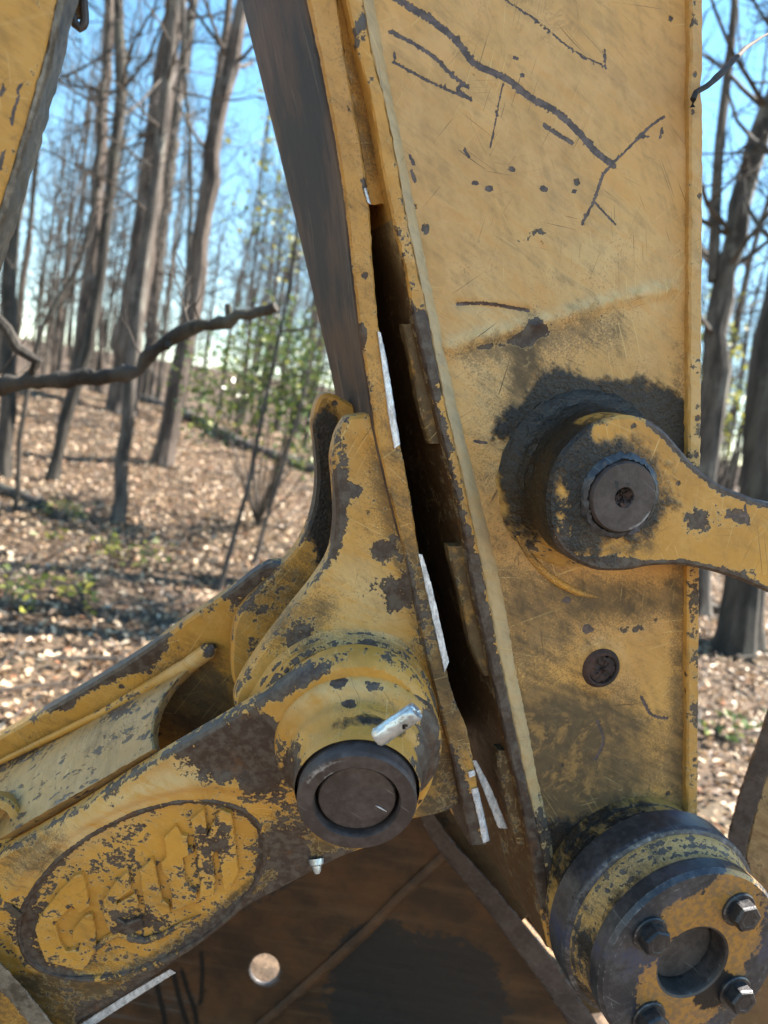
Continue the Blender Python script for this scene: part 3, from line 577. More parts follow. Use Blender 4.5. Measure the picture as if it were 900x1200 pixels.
pin = lathe('pin', fr, [c0[0], c0[1], 0], [(rp, .07), (rp, .1025), (rp*.95, .1055), (rp*.90, .1055), (rp*.30, .1055), (rp*.26, .104), (rp*.22, .098), (0, .096)], M['pin'], link, edge=.5, edgew=.0025, step=.0025, st=[('wear', 'b', 762, 612, 10, 26, 50, .5), ('grease', 'b', 729, 577, 22, 20, 0, .5)])
lathe('centre_hole', fr, [c0[0], c0[1], 0], [(rp*.25, .1058), (rp*.21, .1035), (rp*.10, .1015), (0, .1005)], M['rustbolt'], pin, seg=24, jag=.0012)
gp, gF = tube([fr.L(845+i*6, 575-i*5, .09) for i in range(5)], [.0011]*5, 5)

# ================================================================== bucket pin hub with four bolts
fr = Frame(VS, CS, (812, 1128))
hub = thing('pin_hub', 'round oily black and yellow hub with four hex bolts, lower right corner', 'pin hub', fr)
hc = fr.L(812, 1128, .16); kh = fr.scale(812, 1128, .16); rc = 121*kh
yst = [('pale', 'b', 840, 1120, 60, 90, 0, .5)]
lathe('boss', fr, [hc[0], hc[1], 0], [(rc*1.02, .0), (rc*1.0, .015), (rc*.98, .03), (rc*.98, .066)], M['hubpaint'], hub, cap=False, st=[('grease', 'b', 700, 1000, 120, 90, 0, .6)])
lathe('flange', fr, [hc[0], hc[1], 0], [(rc*.98, .045), (rc*1.08, .048), (rc*1.115, .052), (rc*1.115, .090), (rc*1.10, .094), (rc*1.07, .096), (rc*1.05, .0965), (rc*.9, .100)], M['blue'], hub, seg=128, cap=False, edge=.6, edgew=.0025, st=[('grease', 'b', 690, 1060, 40, 60, 30, .35), ('pale', 'b', 780, 1010, 90, 30, 20, .25)])
lathe('collar', fr, [hc[0], hc[1], 0], [(rc*1.06, .095), (rc*1.045, .102), (rc*1.0, .110), (rc*.97, .120), (rc*.96, .134)], M['hubpaint'], hub, seg=128, cap=False, edge=.28, st=[('pale', 'b', 760, 1030, 80, 40, -40, .5), ('grime', 'b', 720, 1080, 160, 160, 0, .55), ('grease', 'b', 690, 1130, 30, 90, 10, .4), ('grease', 'b', 735, 1050, 40, 16, -50, .4), ('wear', 'b', 720, 1080, 160, 160, 0, .12)])
lathe('cover', fr, [hc[0], hc[1], 0], [(rc*.9, .128), (rc*.985, .131), (rc*1.0, .134), (rc*1.0, .154), (rc*.965, .160), (rc*.9, .1602), (.0525, .160)], M['blue'], hub, seg=128, cap=False, edge=.65, edgew=.0022, step=.0035,
      st=[('pale', 'b', 850, 1090, 46, 90, 20, 1.0), ('pale', 'b', 800, 1075, 44, 20, -20, .8), ('pale', 'b', 780, 1170, 60, 50, 0, .7), ('grease', 'b', 836, 1158, 26, 20, -30, 1.3)])  # last mark blackens the rim, painting the hole's shadow crescent
lathe('bore', fr, [hc[0], hc[1], 0], [(.0527, .1601), (.050, .1585), (.0485, .155), (.0485, .128)], M['dark'], hub, seg=96, cap=False)  # dark wall colour carries the shade inside the hole
lathe('pin', fr, [hc[0], hc[1], 0], [(.048, .10), (.048, .130), (.045, .1325), (.03, .1325), (0, .1325)], M['dark'], hub, seg=64)
for q, a in enumerate((45, 135, 225, 315)):
    ca, sa = math.cos(R(a+4)), math.sin(R(a+4)); p = [hc[0]+ca*.090, hc[1]+sa*.090, .16]
    hexm = lambda th, q=q: np.cos(math.pi/6)/np.cos((th+q*.4) % (math.pi/3)-math.pi/6)
    bo = lathe('bolt', fr, p, [(.0185, .004), (.0190, .006), (.0190, .0185), (.0170, .0215), (.0115, .0220), (.0105, .0214), (0, .0214)], M['bolt'], hub, seg=48, r_mul=hexm, edge=.5, edgew=.002, step=.002)
    lathe('washer', fr, p, [(.0235, .0), (.0235, .003), (.022, .0045), (.010, .0045)], M['bolt'], bo, seg=40, edgew=.002)

# ================================================================== unseen cylinder added beyond the link to shade the hub
fr = Frame(VS, CS, (1150, 700))
cyl = thing('unseen_shade_cylinder', 'yellow cylinder added out of frame to shade the hub, beyond the side link', 'hydraulic cylinder', fr)
q0 = fr.L(1122, 700, .04)*[1, 1, 0]+[.005, 0, -.05]; q1 = q0+np.array([.0, 1.9, 0])
lathe('rod', fr, q0, [(.045, -.03), (.045, .5), (0, .5)], M['zinc'], cyl, seg=32, M3=axis_m(q1-q0), step=.05)
lathe('barrel', fr, q0+[0, -.02, 0], [(.02, 0), (.105, 0), (.105, .08), (.10, .085), (.10, 1.5), (0, 1.5)], M['boom'], cyl, seg=40, M3=axis_m(q1-q0), step=.05)
lathe('rod_eye', fr, q0-[0, .03, .09], [(.05, 0), (.05, .18), (0, .18)], M['boom'], cyl, seg=32, step=.05)
# ================================================================== hydraulic thumb
fr = Frame(VT, CT, (250, 960))
thumb = thing('hydraulic_thumb', 'chipped yellow cast thumb arm with raised oval emblem and big round pin boss', 'excavator thumb', fr)
EC, EA, EB, ER = (167, 1042), 157, 86, R(-27.4)
def ell(u, v):
    x, y = u-EC[0], v-EC[1]; return np.hypot((x*math.cos(ER)+y*math.sin(ER))/EA, (-x*math.sin(ER)+y*math.cos(ER))/EB), (-x*math.sin(ER)+y*math.cos(ER))
def hf_t(u, v, xy):
    e, yy = ell(u, v)
    h = -.003/(1+np.exp((e-.965)/.012))+.0035*np.exp(-((e-1.03)/.045)**2)
    h += .007*np.exp(-((e-1.2)/.10)**2)*np.clip(-yy/60, 0, 1)
    h += .0010*np.sin(u*.05+v*.03)*np.sin(v*.06)+.0006*np.sin(u*.13)*np.sin(v*.11+u*.04)
    d = np.hypot(u-421, v-868); h += .012*np.exp(-np.clip(d-96, 0, 99)/14)
    return h
tl = [(-160, 1090), (0, 1003), (78, 959), (178, 896), (256, 850), (320, 812), (352, 788), (385, 772), (421, 767), (460, 776), (490, 800), (508, 833), (514, 868), (511, 903), (498, 938), (475, 965), (440, 990), (400, 1006), (370, 1021), (325, 1045), (280, 1070), (225, 1110), (195, 1136), (100, 1197), (-50, 1290), (-200, 1350)]
tst = [('wear', 'b', 265, 880, 44, 28, -20, .85), ('wear', 'b', 305, 860, 30, 20, 0, .9), ('wear', 'b', 305, 905, 24, 26, 0, .9), ('wear', 'b', 340, 960, 26, 70, 0, .35), ('wear', 'b', 335, 1000, 34, 30, -30, .5), ('grime', 'b', 340, 990, 50, 50, 0, .8), ('wear', 'b', 160, 1000, 200, 130, -27, .13), ('wear', 'l', [(100, 1190), (200, 1130), (280, 1068), (340, 1035), (400, 1003)], 13, .55), ('grime', 'l', [(100, 1190), (200, 1130), (280, 1068), (340, 1035), (400, 1003)], 22, .9), ('wear', 'b', 345, 800, 40, 12, -28, .8), ('wear', 'b', 20, 1080, 30, 40, 0, .35), ('wear', 'b', 60, 1150, 40, 40, 0, .3),
       ('grime', 'b', 40, 1000, 60, 30, -30, .6), ('grime', 'b', 80, 1160, 80, 40, -30, .7), ('grime', 'l', [(20, 1150), (130, 1160), (240, 1100), (320, 1020)], 12, .6), ('pale', 'b', 180, 925, 110, 22, -27, .9), ('pale', 'b', 60, 1000, 60, 20, -30, .7), ('wear', 'b', 120, 1000, 60, 26, -30, .12), ('wear', 'b', 160, 1100, 90, 40, -27, .12), ('grease', 'l', [(100, 1200), (200, 1137), (300, 1062)], 7, .8), ('wear', 'f', lambda u, v: .75*np.exp(-((ell(u, v)[0]-.975)/.022)**2)), ('wear', 'f', lambda u, v: .12*(ell(u, v)[0] < .95))]  # the ring-shaped mark darkens the emblem's groove
plate('arm_plate', fr, tl, 0, .022, M['thumb'], thumb, bevel=.004, sp=.0042, hf=hf_t, st=tst, edge=.42, edgew=.005)
th_ = np.linspace(0, 2*math.pi, 181)
bp = [fr.L(EC[0]+1.0*(EA*math.cos(t)*math.cos(ER)-EB*math.sin(t)*math.sin(ER)), EC[1]+1.0*(EA*math.cos(t)*math.sin(ER)+EB*math.sin(t)*math.cos(ER)), .001) for t in th_]
V, F_ = tube(bp, .0036+.0009*np.sin(th_*9)+RS.normal(0, .0002, len(th_)), 8)
A = new_attrs(len(V)); U, W_ = fr.px(V); A['wear'] += .55; A['grime'] += .4
stains(A, U, W_, [('wear', 'b', 60, 1100, 60, 60, 0, .4), ('wear', 'b', 260, 1060, 60, 60, 0, .3), ('wear', 'b', 170, 955, 100, 14, -27, .3)])
mk('emblem_border', V, F_, M['thumb'], thumb, A)
LA = lambda P: [(20+x/6, 990+y/6) for x, y in P]
LB = lambda P: [(150+x/5.294, 930+y/5.294) for x, y in P]
LT = [LA([(455, 205), (490, 330), (503, 440), (440, 490), (385, 432), (262, 562), (300, 700), (345, 755), (430, 745), (445, 695), (385, 668), (392, 605), (470, 508), (525, 494), (545, 600), (552, 740), (500, 840), (460, 885), (385, 872), (300, 850), (200, 825), (150, 700), (125, 600), (150, 520), (300, 330), (400, 225)]),
      LA([(780, 195), (800, 325), (690, 405), (698, 428), (835, 345), (855, 430), (800, 500), (700, 520), (760, 560), (875, 520), (882, 600), (760, 645), (690, 645), (635, 600), (600, 480), (605, 400), (690, 270)]),
      LB([(150, 412), (72, 485), (85, 600), (105, 700), (122, 800), (170, 785), (262, 742), (250, 695), (215, 670), (185, 560), (165, 450)]),
      LB([(295, 205), (222, 285), (238, 405), (205, 435), (205, 480), (250, 530), (270, 640), (275, 735), (330, 715), (425, 668), (425, 605), (395, 592), (352, 545), (338, 405), (408, 372), (402, 335), (370, 350), (365, 270), (330, 262), (312, 228)]),
      LB([(470, 98), (388, 172), (412, 300), (428, 400), (447, 560), (442, 650), (530, 640), (540, 560), (520, 395), (552, 358), (575, 480), (592, 600), (640, 580), (685, 500), (665, 340), (640, 130), (575, 108), (520, 200), (492, 265), (480, 180)])]
for q, L_ in enumerate(LT):
    plate('letter', fr, L_, q*.0002+.0042, .009, M['thumb'], thumb, bevel=.0014, sp=.0026, curve=False, st=[('wear', 'b', 150, 1070, 160, 90, -27, .27), ('grime', 'b', 150, 1070, 130, 60, -27, .3), ('wear', 'b', 150, 1090, 30, 16, -20, .6), ('wear', 'b', 250, 985, 26, 26, 0, .35)], edge=.0, edgew=.003, jag=.0003)
# worn roll of metal under the lettering
V, F_ = tube([fr.L(u, v, .000) for u, v in ((100, 1128), (112, 1112), (125, 1100), (140, 1092), (155, 1098), (170, 1102), (190, 1096), (210, 1084), (235, 1072))], [.002, .004, .005, .006, .007, .005, .004, .003, .001], 8)
A = new_attrs(len(V)); A['wear'] += .45; A['grime'] += .5; mk('emblem_scuff', V, F_, M['thumb'], thumb, A)
# boss, collar and pin
bc = fr.L(420, 868, 0); kb = fr.scale(420, 868)
bst = [('wear', 'l', [(330, 815), (380, 780), (421, 772), (465, 782), (500, 815)], 9, .7), ('wear', 'b', 505, 880, 10, 50, 0, .9), ('wear', 'b', 398, 800, 8, 6, 0, 1.0), ('wear', 'b', 410, 825, 9, 5, 0, 1.0), ('wear', 'b', 435, 803, 9, 4, 0, .9), ('grease', 'l', [(395, 850), (430, 842), (470, 860)], 9, .6), ('grime', 'b', 430, 830, 60, 20, 0, .4), ('wear', 'b', 340, 930, 16, 50, 0, .8), ('pale', 'b', 400, 805, 80, 24, -10, .7), ('wear', 'b', 490, 900, 20, 60, 0, .35)]
lathe('pin_boss', fr, [bc[0], bc[1], 0], [(kb*97, -.01), (kb*97, .010), (kb*95, .018), (kb*91, .024), (kb*86, .027), (kb*81, .030), (kb*79, .034), (kb*78.5, .044), (kb*77, .049), (kb*73, .054), (kb*71, .060), (kb*69, .076), (kb*67, .084)], M['thumb'], thumb, seg=128, st=bst, edge=.16, cap=False)
kc = fr.scale(419, 938, .103)
lathe('collar', fr, [bc[0], bc[1], 0], [(kb*66, .072), (kc*70.5, .078), (kc*71, .100), (kc*68.5, .1035), (kc*64, .1038), (kc*52, .1035), (kc*50.5, .101), (kc*50, .080)], M['pin'], thumb, seg=128, edge=.42, edgew=.0025, step=.003, cap=False, st=[('wear', 'b', 380, 905, 26, 10, -30, .4)])
pn = lathe('pin', fr, [bc[0], bc[1], 0], [(kc*46.5, .06), (kc*46.5, .0945), (kc*45, .0965), (kc*43, .0968), (kc*20, .0968), (0, .0968)], M['pin'], thumb, seg=96, edge=.35, edgew=.002, step=.003)
sp_ = [fr.L(u, v, .0975) for u, v in ((440, 944), (446, 947), (453, 951))]
V, F_ = tube(sp_, [.0005, .0008, .0004], 5); mk('scratch', V, F_, M['bright'], pn)
p0, p1 = fr.L(443, 864, .098), fr.L(488, 833, .100); ax = p1-p0; ln = np.linalg.norm(ax); M3 = axis_m(ax)
lathe('lock_bolt', fr, p0, [(.0088, -.001), (.0099, .002), (.0099, ln-.002), (.0088, ln), (.006, ln), (0, ln)], M['zinc'], thumb, seg=40, M3=M3, edge=.5, edgew=.003, jag=.0003, step=.004, st=[('grease', 'b', 475, 850, 6, 8, 30, .5), ('grease', 'b', 462, 848, 3, 12, 30, .4)])
z0 = fr.L(371, 1012, .004)
lathe('grease_nipple', fr, z0, [(.010, -.006), (.009, .001), (.006, .003), (.0048, .009), (.003, .012), (0, .0125)], M['zinc'], thumb, seg=24, M3=axis_m([.1, -.75, .65]))
# rear arm, web sheet with round cut-out, welds
plate('arm_plate', fr, [(-150, 952), (0, 864), (75, 821), (142, 781), (171, 762), (220, 727), (270, 693), (320, 662), (370, 690), (370, 800), (320, 860), (250, 890), (100, 990), (-100, 1100)], -.17, .022, M['thumb'], thumb, bevel=.004, sp=.006, st=[('wear', 'b', 110, 790, 50, 14, -30, .9), ('wear', 'b', 170, 775, 30, 14, -35, .7), ('wear', 'b', 290, 690, 40, 20, -35, .5), ('grime', 'b', 230, 820, 60, 60, 0, .9), ('wear', 'b', 75, 825, 14, 10, 0, .6), ('grime', 'b', 60, 870, 120, 30, -30, .3)], edge=.42, curve=True)
arcp = [(181, 877), (178, 858), (184, 832), (198, 806), (216, 787), (232, 775)]
secs = []
for j, (u, v) in enumerate(arcp):
    t = j/(len(arcp)-1); hh = -.022-.147*t; lu, lv = -150+45*t, 1070-118*t
    a_, b_ = fr.L(lu, lv, hh), fr.L(u, v, hh); dn = np.array([.004, -.016, -.012])
    secs.append([a_, b_, b_+dn, a_+dn])
loft('web_sheet', fr, secs, M['web'], thumb, sub=.007, edge=.3, jag=.0003, st=[('pale', 'b', 80, 900, 140, 60, -30, .35), ('grime', 'b', 120, 860, 60, 30, -30, .4), ('wear', 'b', 140, 830, 30, 14, -30, .5), ('wear', 'b', 20, 890, 40, 10, -25, .5), ('wear', 'b', 90, 900, 120, 50, -30, .08)])
V, F_ = tube([fr.L(u, v, -.158) for u, v in ((-100, 945), (0, 893), (60, 864), (124, 833), (180, 802), (220, 780), (245, 762), (252, 757))], [.004, .004, .005, .006, .009, .0115, .012, .004], 14)
A = new_attrs(len(V)); U, W_ = fr.px(V); stains(A, U, W_, [('pale', 'b', 225, 775, 30, 20, 0, .8), ('wear', 'b', 245, 760, 9, 12, 0, .8), ('wear', 'b', 150, 815, 40, 10, -25, .5)]); mk('web_weld', V, F_, M['thumb'], thumb, A)
lg = fr.L(-6, 962, -.05)
lathe('stop_lug', fr, lg, [(.034, -.02), (.034, .016), (.030, .021), (.021, .022), (.019, .018), (.018, -.004), (0, -.006)], M['thumb'], thumb, seg=48, M3=axis_m([.35, .45, .8]), edge=.4)
edge_strip([(92, 1202), (150, 1165), (199, 1136)], [(106, 1204), (158, 1170), (206, 1140)], -.012, fr, thumb, M['bright'], .004)
edge_strip([(-30, 1048), (0, 1052), (26, 1071)], [(-32, 1058), (-2, 1062), (22, 1079)], .007, fr, thumb, M['grey'], .01)
# grey worn bar end in the bottom left corner
fr = Frame(VT, CT, (0, 1150))
bar = thing('steel_bar', 'grey rubbed steel bar end lying across the bottom left corner', 'steel bar', fr)
loft('bar_face', fr, [[fr.L(a, b_, .03), fr.L(a-14, b_+17, .03), fr.L(a-14, b_+17, -.02), fr.L(a, b_, -.02)] for a, b_ in ((-90, 1050), (-40, 1092), (0, 1128), (46, 1180), (80, 1225), (120, 1280))], M['grey'], bar, sub=.005, jag=.0006, edge=.4)
loft('bar_back', fr, [[fr.L(a-13, b_+16, .028), fr.L(a-80, b_+90, .015), fr.L(a-80, b_+90, -.02), fr.L(a-13, b_+16, -.02)] for a, b_ in ((-90, 1050), (-40, 1092), (0, 1128), (46, 1180), (80, 1225), (120, 1280))], M['thumb'], bar, sub=.008, st=[('grime', 'b', 0, 1190, 60, 60, 0, .6)])

# ================================================================== bucket behind
b = NB('brown_rusty_bucket_steel')
n1 = b.noise(7, 8, .66); n2 = b.noise(50, 6, .6); vv = b.mapv(scale=(3, 40, 5), rot=(0, 0, R(8))); n3 = b.noise(1, 6, .6, vv, .5)
gr, wr, sc_ = b.attr('grease'), b.attr('wear'), b.attr('scar')
c = b.mix(b.ramp(n1, .36, .64), (.085, .040, .017), (.034, .020, .012)); c = b.mix(b.math('MULTIPLY', b.ramp(n3, .5, .68), .55), c, (.10, .058, .030))
c = b.mix(b.ramp(b.math('ADD', gr, b.math('MULTIPLY', b.math('SUBTRACT', b.math('ADD', b.math('MULTIPLY', n1, .55), b.math('MULTIPLY', n2, .45)), .5), 1.3)), .42, .54), c, b.mix(n3, (.008, .008, .009), (.030, .027, .026)))
c = b.mix(b.ramp(b.math('ADD', wr, b.math('MULTIPLY', b.math('SUBTRACT', n3, .5), 1.0)), .45, .8), c, (.085, .085, .09)); c = b.mix(sc_, c, (.010, .008, .007))
b.bump(b.math('ADD', n3, b.math('MULTIPLY', n2, .7)), .5, .002); M['bucket'] = b.fin(c, b.math('ADD', .38, b.math('MULTIPLY', n2, .35)), .1, .5)
VB, CB = (500, 350), 1.30
fr = Frame(VB, CB, (350, 1150))
bucket = thing('excavator_bucket', 'dark rusty brown bucket shell with a round hole and ridge, below the thumb', 'excavator bucket', fr)
hol = [(310+17*math.cos(t), 1136+17.5*math.sin(t)) for t in np.linspace(0, 2*math.pi, 20, endpoint=False)]
drips = [([(183, 1150), (188, 1172), (194, 1200), (196, 1225)], 5), ([(203, 1140), (209, 1165), (216, 1190), (226, 1215)], 5), ([(213, 1138), (220, 1160), (229, 1188), (231, 1215)], 4.5), ([(236, 1115), (237, 1135), (236, 1168), (234, 1176)], 4)]
plate('shell', fr, [(-250, 1330), (-120, 1240), (60, 1120), (200, 1040), (330, 990), (420, 930), (520, 925), (600, 1030), (690, 1180), (760, 1330), (300, 1420)], 0, .007, M['bucket'], bucket, sp=.010, curve=False, holes=[hol], scars=drips,
      st=[('grease', 'b', 510, 1150, 85, 60, 10, .9), ('grease', 'b', 470, 1190, 90, 40, 0, .8), ('grease', 'b', 290, 1050, 90, 26, -25, .5), ('grease', 'b', 420, 1110, 60, 26, -40, .5), ('wear', 'b', 180, 1170, 110, 50, -20, .5), ('wear', 'b', 330, 1170, 60, 40, -30, .35)])
V, F_ = tube([fr.L(u, v, .004) for u, v in ((290, 1215), (340, 1172), (390, 1127), (430, 1091), (470, 1050), (522, 1002))], [.011]*6, 8)
A = new_attrs(len(V)); A['wear'] += .35; mk('weld_ridge', V, F_, M['bucket'], bucket, A)
loft('lip_bar', fr, [[fr.L(a, v, .10), fr.L(a+w_, v-w_*.55, .10), fr.L(a+w_, v-w_*.55, .05), fr.L(a, v, .05)] for a, v, w_ in ((490, 935, 12), (497, 965, 14), (520, 1004, 18), (556, 1047, 20), (590, 1092, 22), (622, 1135, 24), (648, 1172, 24), (680, 1220, 24))], M['pin'], bucket, sub=.007, jag=.0008)
M['brownplate'] = paint('brown_stained_plate', (.19, .105, .045), th=.66, dirt=.8, scr=.2, seed=12.0)
gap = [(612, 1080), (630, 1068), (662, 1095), (662, 1140)]
plate('cheek', fr, [(488, 935), (520, 905), (600, 860), (760, 860), (760, 1180), (690, 1190), (655, 1165), (600, 1090), (520, 985)], .045, .02, M['brownplate'], bucket, sp=.011, curve=False, holes=[gap], st=[('grime', 'b', 580, 990, 60, 60, 0, 1.0), ('grease', 'b', 540, 970, 40, 60, 0, .3)])
M['tan'] = simple('tan_dusty_steel', (.34, .22, .14), (.46, .32, .21), 30, .8)
ear_px = [(872, 1010), (886, 945), (905, 885), (940, 780), (980, 640), (1150, 640), (1150, 1320), (850, 1320), (860, 1080)]
plate('ear', fr, ear_px, .10, .03, M['brownplate'], bucket, sp=.010, curve=False, st=[('pale', 'b', 890, 960, 40, 90, 0, .5), ('wear', 'b', 890, 1050, 60, 200, 0, .1)])
loft('ear_edge', fr, [[fr.L(a, v, .112), fr.L(a+w_, v+w_*.45, .112), fr.L(a+w_, v+w_*.45, .06), fr.L(a, v, .06)] for a, v, w_ in ((965, 630, 22), (920, 770, 22), (890, 862, 22), (868, 925, 22), (853, 982, 22), (846, 1040, 22))], M['dark'], bucket, sub=.008, jag=.0008)

# ================================================================== boom side upper left, hanging link
fr = Frame(VS, .80, (20, 60))
boom = thing('boom_side', 'yellow steel boom side with pale scuffed edge in the upper left corner', 'excavator boom', fr)
be = [(182, -450), (122, -200), (66, 0), (52, 62), (30, 140), (8, 214), (-20, 300), (-80, 460)]
plate('boom_plate', fr, be+[(-420, 460), (-420, -450)], 0, .016, M['boom'], boom, sp=.008, curve=False, edge=.25, st=[('wear', 'l', [(40, 70), (22, 150), (6, 200)], 7, .4), ('wear', 'b', 42, 8, 8, 8, 0, .9)], scars=[([(22, 112), (18, 126)], 1.8), ([(16, 130), (14, 146)], 1.8), ([(4, 178), (0, 196)], 2.5), ([(4, 105), (0, 112)], 3), ([(24, 100), (20, 108)], 2)])
loft('boom_edge', fr, [[fr.L(u, v, -.002), fr.L(u+3, v+1, -.002)+[.004, 0, 0], fr.L(u+3, v+1, -.002)+[.004, 0, -.055], fr.L(u, v, -.06)] for u, v in be], M['grey'], boom, sub=.008, edge=.3, jag=.0006)
loft('boom_wall', fr, [[fr.L(u-4, v, -.016), fr.L(u-4, v, -.016)+[-.5, -.15, 0], fr.L(u-4, v, -.4)+[-.5, -.15, 0], fr.L(u-8, v, -.06)] for u, v in be], M['boom'], boom, sub=.05, edge=0)
fr = Frame(VS, .88, (90, 0))
hook = thing('hanging_link', 'small dark oblong steel link hanging at the top, right of the boom edge', 'chain link', fr)
lp = [(83, -60), (80, -20), (83, 12), (88, 28), (94, 33), (99, 26), (98, 5), (94, -20), (93, -60), (88, -74), (83, -60)]
V, F_ = tube(catmull([fr.L(u, v, 0) for u, v in lp], False, .004), [.0042]*len(catmull([fr.L(u, v, 0) for u, v in lp], False, .004)), 10)
mk('link_ring', V, F_, M['dark'], hook, new_attrs(len(V)))
plate('link_core', fr, [(85, -62), (92, -62), (95, 4), (95, 22), (88, 20), (84, -15)], -.001, .004, M['brownplate'], hook, bevel=.001, sp=.006)
# ================================================================== woodland
def sstep(x, a, b): t = np.clip((x-a)/(b-a), 0, 1); return t*t*(3-2*t)
def ground_z(x, y):
    x = np.asarray(x, float); y = np.asarray(y, float)
    hgt = np.clip(1.20-.055*x, .55, 1.75)
    z = hgt*sstep(y, 2.2, 15.5)-.3*sstep(y, 17, 24)+4.5*sstep(y, 26, 75)
    z = z+.05*np.sin(x*1.1+.4*y)*np.sin(y*.9)+.03*np.sin(x*2.3)*np.cos(y*2.1+1)
    return z
def hit_ground(u, v):
    r = ray(u, v); t = 1.5
    while t < 80:
        p = CAM+r*t
        if p[2] <= ground_z(p[0], p[1]): return p, t
        t += .03
    return None, None
xs = np.concatenate([np.linspace(-120, -14, 24, endpoint=False), np.linspace(-14, 14, 141), np.linspace(14, 120, 25)[1:]])
ys = np.concatenate([np.linspace(-60, -2, 16, endpoint=False), np.linspace(-2, 22, 121), np.linspace(22, 140, 30)[1:]])
X, Y = np.meshgrid(xs, ys); Z = ground_z(X, Y); nx, ny = len(xs), len(ys)
Vg = np.stack([X, Y, Z], -1).reshape(-1, 3)
Fg = [(j*nx+i, j*nx+i+1, (j+1)*nx+i+1, (j+1)*nx+i) for j in range(ny-1) for i in range(nx-1)]
b = NB('leaf_mould_ground'); n1 = b.noise(.9, 6, .6); n2 = b.noise(14, 6, .65); vc = b.vor(17, 'Color'); vs = b.n('ShaderNodeSeparateColor'); b.ln(vc, vs.inputs[0])
c = b.mix(vs.outputs[0], (.05, .032, .02), (.16, .105, .065)); c = b.mix(b.ramp(n2, .45, .62), c, (.07, .048, .032)); c = b.mix(b.math('MULTIPLY', b.ramp(n1, .55, .7), .4), c, (.10, .085, .05))
b.bump(b.math('ADD', vs.outputs[1], n2), .8, .03); M['ground'] = b.fin(c, .85, 0, .3)
tag(mk('ground', Vg, Fg, M['ground']), kind='structure')
# fallen leaves
def leaf_mat(name, ramp_cols, rough=.55, trans=.25):
    b = NB(name); at_ = b.attr('tone'); r = b.n('ShaderNodeValToRGB'); b.ln(at_, r.inputs[0]); e = r.color_ramp.elements
    for i, (p, col) in enumerate(ramp_cols):
        el = e[i] if i < 2 else e.new(p); el.position = p; el.color = (*col, 1)
    b.fin(r.outputs[0], rough, 0, .5)
    t = b.n('ShaderNodeBsdfTranslucent'); b.ln(r.outputs[0], t.inputs[0]); mx = b.n('ShaderNodeMixShader'); mx.inputs[0].default_value = trans
    b.ln(b.p.outputs[0], mx.inputs[1]); b.ln(t.outputs[0], mx.inputs[2]); b.ln(mx.outputs[0], b.out.inputs[0]); return b.m
M['litter'] = leaf_mat('dry_fallen_leaves', [(0, (.07, .038, .02)), (.3, (.22, .13, .07)), (.6, (.42, .285, .165)), (.9, (.66, .52, .36)), (1, (.36, .15, .07))], .5, .15)
M['green'] = leaf_mat('glossy_evergreen_leaves', [(0, (.035, .065, .018)), (.5, (.075, .12, .03)), (.85, (.16, .20, .05)), (1, (.30, .30, .06))], .28, .3)
M['moss'] = leaf_mat('yellow_green_ground_plants', [(0, (.06, .08, .02)), (.5, (.20, .22, .05)), (1, (.42, .38, .06))], .5, .3)
def leaves(P, size, up=.5, seed=0, asp=.55):
    """Bent two-facet leaves at the points P."""
    r = np.random.RandomState(seed); n = len(P)
    nrm = r.normal(0, 1, (n, 3)); nrm[:, 2] = np.abs(nrm[:, 2])+up*2; nrm /= np.linalg.norm(nrm, axis=1)[:, None]
    t = np.cross(nrm, r.normal(0, 1, (n, 3))); t /= np.linalg.norm(t, axis=1)[:, None]; s_ = np.cross(nrm, t)
    L = (size*r.uniform(.6, 1.3, n))[:, None]; W = L*asp*r.uniform(.7, 1.3, n)[:, None]; cu = L*r.uniform(.05, .35, n)[:, None]
    V = np.stack([P-t*L*.5, P+s_*W*.5+nrm*cu*.6, P+t*L*.5, P-s_*W*.5+nrm*cu*.6], 1).reshape(-1, 3)
    F = np.arange(n*4).reshape(n, 4); F = np.concatenate([F[:, [0, 1, 2]], F[:, [0, 2, 3]]])
    return V, F.tolist(), np.repeat(r.uniform(0, 1, n), 4)
N = 95000
yy = 2.3+15.5*RS.uniform(0, 1, N)**.8; xx = (RS.uniform(-1, 1, N))*(1.0+.66*yy)
P = np.stack([xx, yy, ground_z(xx, yy)+RS.uniform(.0, .04, N)], 1)
V, F_, tn = leaves(P, .054, .55, 3)
tag(mk('leaf_litter', V, F_, M['litter'], None, {'tone': tn}, smooth=False), 'thick carpet of dry brown fallen leaves covering the sunlit slope', 'leaf litter', kind='stuff')

def bark(name, a, c2, c3, sc=9):
    b = NB(name); v = b.mapv(scale=(1, 1, .22)); n1 = b.noise(sc, 8, .68, v); n2 = b.noise(sc*5, 5, .65, v); n3 = b.noise(1.6, 4, .6)
    c = b.mix(b.ramp(n1, .38, .62), a, c2); c = b.mix(b.math('MULTIPLY', b.ramp(b.math('ADD', b.math('MULTIPLY', n3, .7), b.math('MULTIPLY', n1, .3)), .52, .62), .6), c, c3)
    b.bump(b.math('ADD', n1, b.math('MULTIPLY', n2, .5)), .9, .02); return b.fin(c, .85, 0, .25)
M['bark'] = bark('grey_brown_bark', (.036, .030, .026), (.105, .088, .075), (.21, .20, .17))
M['bark_dark'] = bark('dark_bark', (.022, .019, .016), (.062, .053, .044), (.09, .09, .07))
M['bark_pine'] = bark('reddish_pine_bark', (.040, .030, .025), (.115, .088, .072), (.15, .13, .115), 7)
M['bark_very_dark'] = simple('very_dark_bark', (.016, .013, .011), (.045, .036, .030), 40, .85)  # evenly very dark bark for the hooked branch
M['twig'] = simple('twig_bark', (.035, .028, .022), (.09, .07, .056), 12, .85)

